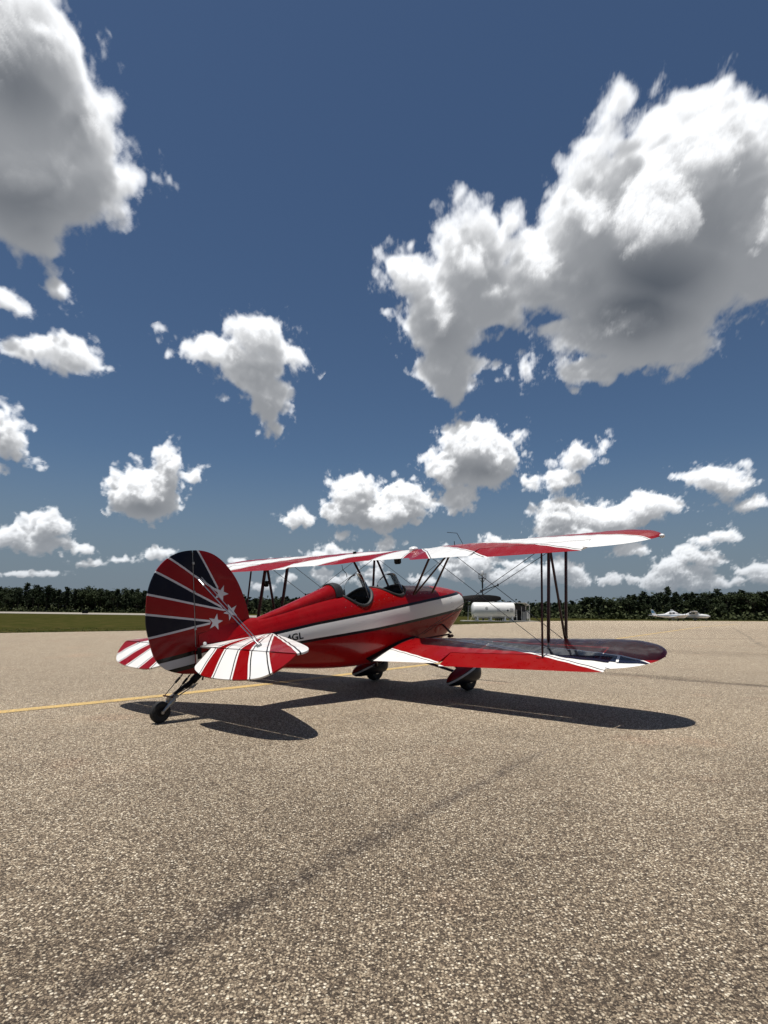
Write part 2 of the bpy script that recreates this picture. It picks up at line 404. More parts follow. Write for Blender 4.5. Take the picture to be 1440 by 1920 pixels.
# ------------------------------------------------------------------ materials
def material(name):
    m = bpy.data.materials.new(name); m.use_nodes = True
    m.node_tree.nodes.clear()
    N = NT(m.node_tree)
    b = N.new('ShaderNodeBsdfPrincipled'); o = N.new('ShaderNodeOutputMaterial')
    N.l.new(b.outputs[0], o.inputs[0])
    return m, N, b
def simple(name, col, rough=.5, metal=0.0, coat=0.0, var=.08, scale=6.0, bump=0.0, bscale=40, spec=.5):
    m, N, b = material(name)
    tcn = N.new('ShaderNodeTexCoord').outputs['Object']
    n = N.noise(tcn, scale, 5, .6)
    lo = tuple(c * (1 - var) for c in col); hi = tuple(min(1, c * (1 + var)) for c in col)
    N.put(b.inputs['Base Color'], N.mix(N.ramp(n, .3, .7), lo, hi))
    N.put(b.inputs['Roughness'], N.ramp(N.noise(tcn, scale * 2.3, 4, .6), .3, .7, rough * .85, min(1, rough * 1.2)))
    b.inputs['Metallic'].default_value = metal
    b.inputs['Coat Weight'].default_value = coat; b.inputs['Coat Roughness'].default_value = .06
    b.inputs['Specular IOR Level'].default_value = spec
    if bump: N.put(b.inputs['Normal'], N.bump(N.noise(tcn, bscale, 4, .6), bump, .01))
    return m
def paint(name, col, coat=.3, rough=.32):
    """glossy dope over fabric: faint orange peel, weave ripple and dust"""
    m, N, b = material(name)
    oc = N.new('ShaderNodeTexCoord').outputs['Object']
    dust = N.ramp(N.noise(oc, 3.1, 6, .65), .45, .8, 0, .02)
    N.put(b.inputs['Base Color'], N.mix(dust, col, (.42, .36, .29)))
    b.inputs['Specular IOR Level'].default_value = .12
    N.put(b.inputs['Roughness'], N.ramp(N.noise(oc, 9, 5, .6), .3, .7, rough * .8, rough * 1.3))
    b.inputs['Coat Weight'].default_value = coat
    N.put(b.inputs['Coat Roughness'], N.ramp(N.noise(oc, 5, 4, .6), .3, .75, .03, .13))
    h = N.math('ADD', N.math('MULTIPLY', N.noise(oc, 3.5, 2, .5), 1.0), N.math('MULTIPLY', N.noise(oc, 60, 3, .5), .05))
    N.put(b.inputs['Normal'], N.bump(h, .12, .01))
    return m
M_RED = paint('red_paint', (.25, .002, .003))
M_WHITE = paint('white_paint', (.80, .79, .76))
M_NAVY = paint('navy_paint', (.006, .009, .026), coat=.75, rough=.25)
M_BLACK = paint('black_pinstripe', (.005, .005, .006))
M_SILVER = paint('silver_paint', (.46, .47, .50), coat=.3, rough=.45)
M_NAVY_SHADED = paint('shaded_navy_paint', (.0015, .0025, .011), coat=.08, rough=.4)  # same navy, darkened so the shade on fin and spats is in the colour
M_RED_SHADED = paint('shaded_red_paint', (.20, .0018, .0028), coat=.16, rough=.36)  # same red with shade painted in, for fin, rudder and spats
PAINTS = [M_RED, M_WHITE, M_NAVY, M_BLACK, M_SILVER, M_NAVY_SHADED, M_RED_SHADED]
RED, WHITE, NAVY, BLACK, SILVER, NAVY_SHADED, RED_SHADED = range(7)
M_STRUT = simple('strut_paint', (.035, .004, .005), .4, coat=.15, spec=.2)
M_DARK = simple('black_steel', (.010, .010, .010), .5, .0, var=.2, spec=.15)
M_STEEL = simple('wire_steel', (.30, .31, .33), .35, .9)
M_WIRE = simple('dark_wire', (.07, .075, .085), .4, .7)
M_ALU = simple('worn_aluminium', (.42, .40, .36), .38, .85, var=.18, scale=30, bump=.1)
M_RUBBER = simple('tyre_rubber', (.014, .014, .014), .8, var=.3, scale=30, bump=.2)
M_LEATHER = simple('black_leather', (.018, .018, .019), .55, var=.25, scale=20, bump=.15)
M_INNER = simple('cockpit_lining', (.02, .02, .02), .8)
M_TANK = simple('tank_enamel', (.78, .78, .75), .35, coat=.3, var=.04, scale=1.5)
M_GREYM = simple('galvanised_steel', (.30, .31, .31), .5, .6, var=.15, scale=4)
M_CONC = simple('concrete', (.42, .40, .36), .85, var=.12, scale=3, bump=.2)
M_PLANEW = simple('white_aircraft_enamel', (.72, .73, .73), .3, coat=.4, var=.04)
M_PLANEB = simple('blue_aircraft_trim', (.06, .22, .38), .3, coat=.4)
M_GLASSD = simple('tinted_window', (.03, .04, .05), .08, spec=.8)
def glass(name, tint=(.93, .95, .95)):
    m, N, b = material(name)
    b.inputs['Base Color'].default_value = tint + (1,)
    b.inputs['Transmission Weight'].default_value = 1.0
    b.inputs['Roughness'].default_value = .02
    b.inputs['IOR'].default_value = 1.25
    return m
def clear_glass(name):
    m, N, b = material(name)
    N.n.remove(b)
    t = N.new('ShaderNodeBsdfTransparent'); t.inputs[0].default_value = (.93, .95, .95, 1)
    g = N.new('ShaderNodeBsdfGlossy'); g.inputs['Roughness'].default_value = .04
    fr = N.new('ShaderNodeFresnel'); fr.inputs['IOR'].default_value = 1.42
    x = N.new('ShaderNodeMixShader'); N.put(x.inputs[0], fr.outputs[0]); N.l.new(t.outputs[0], x.inputs[1]); N.l.new(g.outputs[0], x.inputs[2])
    o = [n for n in N.n if n.type == 'OUTPUT_MATERIAL'][0]; N.l.new(x.outputs[0], o.inputs[0])
    return m
M_GLASS = clear_glass('acrylic')

# ------------------------------------------------------------------ ground
def tarmac_material():
    m, N, b = material('worn_exposed_aggregate')
    pos = N.new('ShaderNodeNewGeometry').outputs['Position']
    # stones: three sizes
    v1, n1 = N.voro(pos, 88.0); c1 = n1.outputs['Color']
    v2, n2 = N.voro(pos, 185.0); c2 = n2.outputs['Color']
    v3, n3 = N.voro(pos, 40.0); c3 = n3.outputs['Color']
    s1 = N.new('ShaderNodeSeparateColor'); N.put(s1.inputs[0], c1)
    s2 = N.new('ShaderNodeSeparateColor'); N.put(s2.inputs[0], c2)
    s3 = N.new('ShaderNodeSeparateColor'); N.put(s3.inputs[0], c3)
    def cr(fac, stops):
        r = N.new('ShaderNodeValToRGB'); N.put(r.inputs[0], fac); r.color_ramp.interpolation = 'LINEAR'
        el = r.color_ramp.elements
        while len(el) < len(stops): el.new(.5)
        for e, (p, c) in zip(el, stops): e.position = p; e.color = c + (1,)
        return r.outputs[0]
    stone = cr(s1.outputs[0], [(0, (.030, .022, .016)), (.28, (.10, .076, .056)), (.60, (.27, .218, .165)), (.84, (.50, .43, .34)), (1, (.72, .66, .57))])
    fine = cr(s2.outputs[0], [(0, (.06, .044, .034)), (.45, (.20, .155, .115)), (.85, (.34, .275, .205)), (1, (.55, .48, .38))])
    matrix_ = N.mix(N.ramp(s2.outputs[1], .45, .55), (.060, .046, .035), fine)
    # stones stand proud where their distance is small
    sm = N.ramp(v1, .34, .62, 1, 0)
    col = N.mix(sm, matrix_, stone)
    bigm = N.math('MULTIPLY', N.ramp(v3, .18, .30, 1, 0), N.ramp(s3.outputs[1], .93, .95))
    col = N.mix(bigm, col, (.60, .55, .46))
    # broad weathering
    big = N.noise(pos, .16, 6, .6); mid = N.noise(pos, 1.3, 5, .6); lo_ = N.noise(pos, .035, 3, .5)
    wv = N.math('ADD', N.math('MULTIPLY', N.ramp(big, .3, .7), .16), N.math('MULTIPLY', N.ramp(mid, .3, .7), .14))
    wv = N.math('ADD', wv, N.math('MULTIPLY', N.ramp(lo_, .35, .65), .14))
    col = N.mix(1.0, col, N.mix(wv, (1.60, 1.57, 1.44), (2.70, 2.65, 2.40)), 'MULTIPLY')
    # reddish blush patches (fuel or clay wash)
    bl = N.math('MULTIPLY', N.ramp(N.noise(pos, .55, 4, .6), .56, .72), .22)
    col = N.mix(bl, col, N.mix(1.0, col, (1.2, .84, .74), 'MULTIPLY'))
    # rubbed-in dark track running away from the camera
    sp = N.new('ShaderNodeSeparateXYZ'); N.put(sp.inputs[0], pos)
    ax, ay, bx_, by_ = -.80, 2.15, 1.52, 5.45
    L = sqrt((bx_ - ax) ** 2 + (by_ - ay) ** 2); ux, uy = (bx_ - ax) / L, (by_ - ay) / L
    along = N.math('ADD', N.math('MULTIPLY', N.math('SUBTRACT', sp.outputs[0], ax), ux), N.math('MULTIPLY', N.math('SUBTRACT', sp.outputs[1], ay), uy))
    across = N.math('SUBTRACT', N.math('MULTIPLY', N.math('SUBTRACT', sp.outputs[0], ax), uy), N.math('MULTIPLY', N.math('SUBTRACT', sp.outputs[1], ay), ux))
    wob = N.math('MULTIPLY', N.math('SUBTRACT', N.noise(pos, 1.1, 4, .6), .5), .16)
    across = N.math('ABSOLUTE', N.math('ADD', across, wob))
    wid = N.ramp(along, -1.0, 3.4, .12, .085)
    tr = N.math('MULTIPLY', N.ramp(across, 0.0, wid, 1, 0), N.ramp(N.noise(pos, 7, 5, .7), .30, .62, .25, 1))
    tr = N.math('MULTIPLY', tr, N.math('MULTIPLY', N.ramp(along, -1.6, .3), N.ramp(along, 4.6, 2.8)))
    col = N.mix(N.math('MULTIPLY', tr, .74), col, N.mix(1.0, col, (.34, .33, .36), 'MULTIPLY'))
    def stain_shade(cx, cy, rx, ry, rot, amt, ncol=(.45, .43, .42)):
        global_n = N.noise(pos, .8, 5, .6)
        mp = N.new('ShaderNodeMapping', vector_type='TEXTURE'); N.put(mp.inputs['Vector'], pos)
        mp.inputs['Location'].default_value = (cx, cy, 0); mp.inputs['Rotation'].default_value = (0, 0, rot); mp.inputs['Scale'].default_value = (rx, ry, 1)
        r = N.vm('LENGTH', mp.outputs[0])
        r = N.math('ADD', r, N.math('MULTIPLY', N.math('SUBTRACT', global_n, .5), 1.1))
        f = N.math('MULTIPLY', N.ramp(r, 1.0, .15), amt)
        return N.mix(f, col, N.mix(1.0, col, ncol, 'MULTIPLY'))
    for args in STAINS_SHADE: col = stain_shade(*args)
    # thin tar-filled joints across the apron
    for (px, py, qx, qy, w, amt) in JOINTS:
        L = sqrt((qx - px) ** 2 + (qy - py) ** 2); ux, uy = (qx - px) / L, (qy - py) / L
        al_ = N.math('ADD', N.math('MULTIPLY', N.math('SUBTRACT', sp.outputs[0], px), ux), N.math('MULTIPLY', N.math('SUBTRACT', sp.outputs[1], py), uy))
        ac = N.math('SUBTRACT', N.math('MULTIPLY', N.math('SUBTRACT', sp.outputs[0], px), uy), N.math('MULTIPLY', N.math('SUBTRACT', sp.outputs[1], py), ux))
        ac = N.math('ABSOLUTE', N.math('ADD', ac, N.math('MULTIPLY', N.math('SUBTRACT', N.noise(pos, .9, 4, .6), .5), w * 5)))
        f = N.math('MULTIPLY', N.ramp(ac, w, w * .35), N.math('MULTIPLY', N.ramp(al_, 0, .5), N.ramp(al_, L, L - .5)))
        f = N.math('MULTIPLY', f, N.math('MULTIPLY', N.ramp(N.noise(pos, .5, 3, .6), .25, .6, .4, 1), amt))
        col = N.mix(f, col, (.06, .052, .045))
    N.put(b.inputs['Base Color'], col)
    b.inputs['Roughness'].default_value = .82
    b.inputs['Specular IOR Level'].default_value = .35
    h = N.math('ADD', N.math('MULTIPLY', sm, N.ramp(s1.outputs[1], 0, 1, .3, 1.0)), N.math('MULTIPLY', N.ramp(v2, .3, .65, 1, 0), .35))
    h = N.math('ADD', h, N.math('MULTIPLY', bigm, .8))
    N.put(b.inputs['Normal'], N.bump(h, .95, .0065))
    return m
# x, y, radius x, radius y, rotation, amount
STAINS_SHADE = [(6.1, 10.2, 2.3, .30, -.72, .85), (5.0, 11.5, 1.7, .5, -.6, .6), (6.9, 9.5, 1.2, .13, -.70, .85), (9.5, 19.0, 4.5, 1.7, -.5, .32),
          (-1.3, 4.4, 1.2, .8, .3, .14), (2.4, 3.2, 1.2, 1.0, 0, .12), (-.2, 3.1, 1.7, 1.1, .4, .13), (16, 30, 7, 1.1, .05, .35), (24, 46, 12, 1.6, .05, .35),
          (0, .6, 8.0, 7.6, 0, .74, (.56, .545, .53)), (.75, 2.0, .8, .35, .2, .2), (-1.2, 2.1, .7, .35, .8, .22)]  # broad first patch: shade between stones near the camera, painted as darker colour
JOINTS = [(9.3, 20.4, 11.3, 18.9, .035, .8), (6.8, 11.4, 12, 9.5, .02, .4), (9.0, 17.5, 60, 8, .04, .5), (-60, 23.5, -4, 33.5, .06, .55), (14, 31, 40, 29, .05, .6), (14, 22, 34, 58, .12, .35),
          (18, 39, 80, 42, .10, .6), (10, 52, 90, 47, .10, .45), (30, 70, 120, 66, .14, .5), (2, 16, 6.2, 27, .10, .35), (-30, 18, -3, 20.5, .02, .3)]
M_TAR = tarmac_material()
def grass_material():
    m, N, b = material('mown_grass')
    pos = N.new('ShaderNodeNewGeometry').outputs['Position']
    a = N.noise(pos, .05, 6, .65); c = N.noise(pos, .6, 6, .7); d = N.noise(pos, 9, 4, .7)
    col = N.mix(N.ramp(a, .3, .7), (.022, .031, .006), (.040, .046, .011))
    col = N.mix(N.ramp(c, .35, .70, 0, .9), col, (.090, .070, .026))
    col = N.mix(N.ramp(d, .3, .75, 0, .5), col, (.012, .018, .005))
    N.put(b.inputs['Base Color'], col); b.inputs['Roughness'].default_value = 1.0; b.inputs['Specular IOR Level'].default_value = 0.0
    
    return m
M_GRASS = grass_material()
def sheet(name, pts, z, mat):
    bm = bmesh.new()
    vs = [bm.verts.new((x, y, z)) for x, y in pts]
    f = bm.faces.new(vs)
    bmesh.ops.triangulate(bm, faces=[f])
    for f in bm.faces:
        if f.normal.z < 0: f.normal_flip()
    o = finish(name, bm, mat, smooth=False, fix=False)
    for p in o.data.polygons:
        pass
    o['kind'] = 'structure'
    return o
sheet('grass_field', [(-2500, -2500), (2500, -2500), (2500, 2500), (-2500, 2500)], -.05, M_GRASS)
# apron: its far left edge is where the grass begins
APRON = [(-140, -110), (-18.7, 29.2), (-13.7, 34.6), (-4.5, 46.0), (7.8, 61.9), (14.5, 73), (21.6, 89.5), (26, 98), (39, 113), (60, 124), (84.8, 131), (120, 142), (220, 175), (400, 200), (400, -110)]
def slab(name, pts, z, mat, depth=.3):
    bm = bmesh.new()
    vs = [bm.verts.new((x, y, z)) for x, y in pts]
    f = bm.faces.new(vs); bmesh.ops.recalc_face_normals(bm, faces=[f])
    if f.normal.z < 0: f.normal_flip()
    r = bmesh.ops.extrude_face_region(bm, geom=[f])
    for v in r['geom']:
        if isinstance(v, bmesh.types.BMVert): v.co.z -= depth
    o = finish(name, bm, mat, smooth=False)
    o['kind'] = 'structure'
    return o
slab('apron', APRON, 0.0, M_TAR)
M_TAXI = simple('weathered_runway_asphalt', (.30, .27, .225), .85, var=.12, scale=.05)
slab('runway', [(-700, 485), (-122, 189), (-64, 160), (-27, 121), (-6, 96), (-6, 150), (-41, 184), (-100, 250), (-168, 300), (-700, 640)], -.02, M_TAXI, .2)
# yellow taxi line, worn, 4 mm above the apron
def line_material(name, c1, wear=.5):
    m, N, b = material(name)
    pos = N.new('ShaderNodeNewGeometry').outputs['Position']
    v1, n1 = N.voro(pos, 88.0); s1 = N.new('ShaderNodeSeparateColor'); N.put(s1.inputs[0], n1.outputs['Color'])
    w = N.math('MULTIPLY', N.ramp(v1, .34, .62, 0, 1), .75)
    w = N.math('ADD', w, N.math('MULTIPLY', N.ramp(N.noise(pos, 2.5, 6, .7), .5, .75), wear))
    col = N.mix(N.ramp(s1.outputs[0], 0, 1, 0, .35), c1, tuple(c * .8 for c in c1))
    N.put(b.inputs['Base Color'], N.mix(N.math('MINIMUM', w, .8), col, (.20, .15, .10)))
    b.inputs['Roughness'].default_value = .75
    N.put(b.inputs['Normal'], N.bump(N.ramp(v1, .3, .62, 1, 0), .6, .003))
    return m
M_YEL = line_material('yellow_line_paint', (.80, .54, .17))
M_YEL2 = line_material('faded_yellow_paint', (.60, .44, .20), .8)
def stripe(name, pts, w, z, mat):
    bm = bmesh.new(); L = []; R_ = []
    for i, p in enumerate(pts):
        a = Vector(pts[max(i - 1, 0)]); c = Vector(pts[min(i + 1, len(pts) - 1)]); d = (c - a).normalized(); n = Vector((-d.y, d.x)) * w / 2
        L.append(bm.verts.new((p[0] + n.x, p[1] + n.y, z))); R_.append(bm.verts.new((p[0] - n.x, p[1] - n.y, z)))
    for i in range(len(pts) - 1): bm.faces.new((R_[i], R_[i + 1], L[i + 1], L[i]))
    o = finish(name, bm, mat, smooth=False); o['kind'] = 'structure'; return o
stripe('yellow_taxi_line', [(-12.5, -1.9), (-4.31, 6.86), (-3.02, 8.25), (-1.80, 9.75), (1.0, 13.55), (3.2, 16.6), (6.2, 21.2), (10.3, 27.4), (20, 42), (33.3, 62), (50, 84)], .21, .004, M_YEL)

# ------------------------------------------------------------------ the biplane (body axes: x forward, y to port, z up; origin at the tailwheel contact)
PSI, TH = 40.04, 7.5
plane = empty('biplane', (-2.266, 6.362, 0))
plane.rotation_euler = (Matrix.Rotation(radians(90 - PSI), 4, 'Z') @ Matrix.Rotation(radians(-TH), 4, 'Y')).to_euler()
tag(plane, 'red, white and navy open-cockpit biplane with sunburst wings and starred tail parked on the apron', 'biplane')

def interp(tab, x):
    if x <= tab[0][0]: return tab[0][1]
    for (a, va), (b, vb) in zip(tab[:-1], tab[1:]):
        if x <= b:
            t = (x - a) / (b - a)
            return va + (vb - va) * t
    return tab[-1][1]
def smooth_tab(tab, x):
    # Catmull-Rom through the table
    if x <= tab[0][0]: return tab[0][1]
    if x >= tab[-1][0]: return tab[-1][1]
    for i in range(len(tab) - 1):
        if x <= tab[i + 1][0]:
            x0, y0 = tab[i]; x1, y1 = tab[i + 1]
            m0 = (tab[i + 1][1] - tab[i - 1][1]) / (tab[i + 1][0] - tab[i - 1][0]) if i > 0 else (y1 - y0) / (x1 - x0)
            m1 = (tab[i + 2][1] - tab[i][1]) / (tab[i + 2][0] - tab[i][0]) if i + 2 < len(tab) else (y1 - y0) / (x1 - x0)
            h = x1 - x0; t = (x - x0) / h
            return (2 * t ** 3 - 3 * t * t + 1) * y0 + (t ** 3 - 2 * t * t + t) * h * m0 + (-2 * t ** 3 + 3 * t * t) * y1 + (t ** 3 - t * t) * h * m1

# fuselage ----------------------------------------------------------
TOP = [(.40, .70), (.80, .81), (1.16, .885), (1.60, .945), (1.96, 1.00), (2.35, 1.045), (2.80, 1.075), (3.30, 1.075), (3.90, 1.055), (4.40, 1.015), (4.80, .975), (5.15, .915), (5.38, .86), (5.50, .80)]
BOT = [(.40, .40), (.80, .355), (1.20, .30), (1.60, .235), (2.10, .135), (2.80, .035), (3.50, -.015), (4.10, -.03), (4.50, -.02), (4.80, .06), (5.10, .21), (5.35, .37), (5.50, .47)]
HW = [(.40, .028), (.80, .095), (1.20, .165), (1.60, .225), (2.10, .295), (2.80, .36), (3.40, .40), (4.20, .415), (4.80, .405), (5.15, .375), (5.38, .325), (5.50, .27)]
SWT = [(.40, .622), (1.40, .690), (2.00, .722), (3.00, .738), (4.30, .764), (5.50, .775)]
SWB = [(.40, .525), (1.40, .567), (2.00, .560), (3.00, .540), (4.30, .545), (5.50, .555)]
def side_y(x, z):
    zt, zb, w = smooth_tab(TOP, x), smooth_tab(BOT, x), smooth_tab(HW, x)
    zm = interp([(.4, .57), (5.5, .62)], x)
    if z >= zm:
        t = min(1, (z - zm) / max(1e-4, zt - zm)); e = interp([(.4, 1.9), (2.5, 2.0), (4.5, 2.25), (5.5, 2.3)], x)
    else:
        t = min(1, (zm - z) / max(1e-4, zm - zb)); e = interp([(.4, 2.4), (2.5, 3.2), (4.4, 3.0), (5.5, 2.2)], x)
    return w * max(0.0, 1 - t ** e) ** (1 / e)
def section(x):
    """half ring, keel to crown, with points exactly on the paint edges"""
    zt, zb = smooth_tab(TOP, x), smooth_tab(BOT, x)
    a, c = interp(SWB, x), interp(SWT, x)
    bw = interp([(.4, .040), (1.6, .034), (5.5, .042)], x)
    a = max(a, zb + .03 + bw); c = min(c, zt - .03 - bw)
    zs = []
    lo, hi = zb, a - bw
    for k in range(10): zs.append(lo + (hi - lo) * (1 - cos(pi / 2 * k / 9)))
    zs += [a, a + (c - a) * .25, a + (c - a) * .5, a + (c - a) * .75, c, c + bw]
    lo, hi = c + bw, zt
    for k in range(1, 13): zs.append(lo + (hi - lo) * sin(pi / 2 * k / 12))
    return [(side_y(x, z), z) for z in zs]
NB, NS = 10, 16   # ring rows: below = 0..9, stripe rows 9..15, above 15..27
def fus_rings(xs):
    R = []
    for x in xs:
        h = section(x)
        ring = [Vector((x, -y, z)) for y, z in h] + [Vector((x, y, z)) for y, z in reversed(h[1:-1])]
        # faint stringer ridges on the rear deck, where the fabric is stretched over the formers
        if x < 2.7:
            f = min(1, (2.7 - x) / .4) * min(1, max(0, x - .5) / .5)
            for i in range(16, 27, 3):
                for j in (i, len(ring) - i):
                    if j < len(ring): ring[j].y *= 1 + .020 * f; ring[j].z += .003 * f
        R.append(ring)
    return R
def rowmat(i, n, x):
    k = i if i < n // 2 else n - 1 - i
    if k == 9 or k == 14: return BLACK
    if 10 <= k <= 13: return WHITE
    return RED
COCK = [(2.93, .33, .31), (3.72, .30, .31)]
def build_fuselage():
    xs = []; x = .40
    while x < 5.0:
        xs.append(x); x += .018 if 2.5 < x < 4.15 else .06
    xs.append(4.95)
    R = fus_rings(xs); bm = bmesh.new()
    vr = [[bm.verts.new(p) for p in r] for r in R]; n = len(R[0])
    for a, b, x in zip(vr[:-1], vr[1:], xs):
        for i in range(n):
            j = (i + 1) % n
            f = bm.faces.new((a[i], a[j], b[j], b[i])); f.material_index = rowmat(i, n, x)
    bm.faces.new(vr[0]); bm.faces.new(vr[-1])
    kill = []
    for f in bm.faces:
        c = f.calc_center_median()
        if c.z < .80 or len(f.verts) > 4: continue
        for cx, a, b in COCK:
            if ((c.x - cx) / a) ** 2 + (c.y / b) ** 2 < 1: kill.append(f)
    bmesh.ops.delete(bm, geom=kill, context='FACES')
    o = finish('fuselage', bm, PAINTS, plane, angle=50)
    # cowling: front panels, separate joint line
    bm = bmesh.new()
    xs = [4.961 + (5.50 - 4.961) * k / 14 for k in range(15)]
    R = fus_rings(xs); last = R[-1]
    c = Vector((5.50, 0, sum(p.z for p in last) / len(last)))
    for k, (dx, s) in enumerate(((.018, .97), (.030, .90), (.034, .80))):
        R.append([Vector((5.50 + dx, (p.y) * s, c.z + (p.z - c.z) * s)) for p in last])
    vr = [[bm.verts.new(p) for p in r] for r in R]; n = len(R[0])
    for a, b, x in zip(vr[:-1], vr[1:], xs + [6, 6, 6]):
        for i in range(n):
            j = (i + 1) % n
            f = bm.faces.new((a[i], a[j], b[j], b[i])); f.material_index = rowmat(i, n, x)
    f = bm.faces.new(vr[-1]); f.material_index = RED
    cw = finish('engine_cowling', bm, PAINTS, plane, angle=50)
    # cooling inlets and exhaust stubs
    for s in (-1, 1):
        bm = bmesh.new(); lathe(bm, [(.085, 0), (.085, .012)], 16, (5.53, s * .14, .68), 'X'); finish('cooling_inlet', bm, M_INNER, cw)
        bm = bmesh.new(); tube(bm, [(4.78, s * .20, .10), (4.70, s * .22, -.02), (4.60, s * .23, -.09)], .028, 12); finish('exhaust_pipe', bm, M_DARK, cw)
    # fasteners along the cowl seam and cockpit skin
    bm = bmesh.new(); rnd = random.Random(4)
    spots = []
    for x in [2.55 + .11 * k for k in range(22)]:
        spots.append((x, .90 - .02 * sin(x * 3)))
    for x in (2.62, 2.78, 3.02, 3.2, 3.42, 3.6, 3.85, 4.05, 4.2): spots.append((x, .985 - .03 * abs(sin(x * 4))))
    for z in [.15 + .075 * k for k in range(10)]: spots.append((4.93, z)); spots.append((4.98, z))
    for x, z in spots:
        for s in (-1, 1):
            y = side_y(x, z) + .001
            if y < .05: continue
            b = bmesh.ops.create_icosphere(bm, subdivisions=1, radius=.0075)['verts']
            for v in b: v.co = Vector((x + v.co.x, s * (y + v.co.y * .4), z + v.co.z))
    fo = finish('fastener', bm, M_STEEL, o); fo['kind'] = 'stuff'
    # access plate by the seat and fabric inspection rings
    bm = bmesh.new()
    for k in range(24):
        pass
    bm.free()
    for x, z, r in ((1.15, .50, .05), (4.45, .30, .055)):
        for s in (-1, 1):
            bm = bmesh.new(); y = side_y(x, z)
            rings = []
            for rr, dy in ((r, .000), (r, .004), (r * .9, .006)):
                rings.append([Vector((x + rr * cos(2 * pi * k / 20), s * (side_y(x + rr * cos(2 * pi * k / 20), z + rr * sin(2 * pi * k / 20)) + dy), z + rr * sin(2 * pi * k / 20))) for k in range(20)])
            ring_loft(bm, rings, False, True)
            finish('inspection_cover', bm, M_RED, o)
    # registration letters on the stripe
    for s in (-1, 1):
        cu = bpy.data.curves.new('registration', 'FONT'); cu.body = '4GL'; cu.size = .135; cu.extrude = .0; cu.offset = .0035; cu.space_character = 1.06
        tmp = bpy.data.objects.new('tmp', cu); COL.objects.link(tmp)
        dg = bpy.context.evaluated_depsgraph_get(); me = bpy.data.meshes.new_from_object(tmp.evaluated_get(dg)); bpy.data.objects.remove(tmp)
        bm = bmesh.new(); bm.from_mesh(me); bpy.data.meshes.remove(me)
        bmesh.ops.triangulate(bm, faces=bm.faces[:])
        ln = max(v.co.x for v in bm.verts)
        for v in bm.verts:
            u, w = v.co.x, v.co.y
            if s < 0: x = 1.535 + u * .98
            else: x = 1.535 + (ln - u) * .98
            z = .583 + w * .82 + (x - 1.48) * .02
            v.co = Vector((x, s * (side_y(x, z) + .0035), z))
        lo = finish('registration_letters', bm, M_BLACK, o, smooth=False, fix=False)
    return o
fus = build_fuselage()

# cockpits
for idx, (cx, a, b) in enumerate(COCK):
    bm = bmesh.new()
    pts = []
    N_ = 56
    for k in range(N_):
        t = 2 * pi * k / N_; x = cx + a * cos(t); y = b * sin(t)
        # height of the skin above this spot
        lo, hi = .62, smooth_tab(TOP, x)
        for _ in range(24):
            m_ = (lo + hi) / 2
            if side_y(x, m_) > abs(y): lo = m_
            else: hi = m_
        pts.append(Vector((x, y, lo)))
    rings = []
    for k in range(N_):
        p = pts[k]; d = (pts[(k + 1) % N_] - pts[k - 1]).normalized()
        outw = Vector((cos(2 * pi * k / N_) / a, sin(2 * pi * k / N_) / b, 0)).normalized()
        up = Vector((0, 0, 1))
        rr = .024
        rings.append([p + outw * cos(2 * pi * q / 10) * rr + up * sin(2 * pi * q / 10) * rr for q in range(10)])
    vr = [[bm.verts.new(p) for p in r] for r in rings]
    for k in range(N_):
        for q in range(10):
            bm.faces.new((vr[k][q], vr[k][(q + 1) % 10], vr[(k + 1) % N_][(q + 1) % 10], vr[(k + 1) % N_][q]))
    finish('cockpit_rim', bm, M_LEATHER, plane)
    bm = bmesh.new()
    r0 = [p + Vector((0, 0, -.01)) for p in pts]
    r1 = [Vector((p.x, p.y * .98, p.z * .3 + .38)) for p in pts]
    r2 = [Vector((cx + (p.x - cx) * .9, p.y * .85, .22)) for p in pts]
    ring_loft(bm, [r0, r1, r2], False, True)
    tub = finish('cockpit_tub', bm, M_INNER, plane)
    bm = bmesh.new()
    box(bm, (cx - a * .78, 0, .72), (.07, .40, .52), rot=Matrix.Rotation(radians(10), 3, 'Y'), bevel=.03)
    box(bm, (cx - .10, 0, .42), (.36, .40, .09), bevel=.03)
    finish('seat', bm, M_LEATHER, plane)
    bm = bmesh.new(); box(bm, (cx + a * .82, 0, .86), (.02, .46, .20), bevel=.008)
    for k in range(3): lathe(bm, [(.035, 0), (.035, .012)], 14, (cx + a * .82 - .022, -.13 + .13 * k, .88), 'X')
    finish('instrument_panel', bm, M_DARK, plane)

# headrest fairing behind the rear cockpit
bm = bmesh.new(); rings = []
for x, h, w in ((1.10, .0, .02), (1.35, .012, .07), (1.7, .035, .10), (2.05, .065, .125), (2.35, .105, .14), (2.52, .135, .15), (2.58, .13, .14)):
    zt = smooth_tab(TOP, x) - .04
    rings.append([Vector((x, w * cos(pi * k / 16), zt + (h + .04) * sin(pi * k / 16) ** .8)) for k in range(17)])
vr = ring_loft(bm, rings, False, False, closed=False)
bm.faces.new(vr[-1]); hr = finish('headrest_fairing', bm, M_RED, plane, angle=50)
bm = bmesh.new(); rings = []
for x, s in ((2.50, 1.06), (2.60, 1.10), (2.655, 1.02), (2.675, .7)):
    zt = smooth_tab(TOP, 2.55) - .04
    rings.append([Vector((x, .15 * s * cos(pi * k / 16), zt + .178 * s * sin(pi * k / 16) ** .8)) for k in range(17)])
vr = ring_loft(bm, rings, False, False, closed=False); bm.faces.new(vr[-1]); bm.faces.new(vr[0])
finish('headrest_pad', bm, M_LEATHER, hr, angle=60)

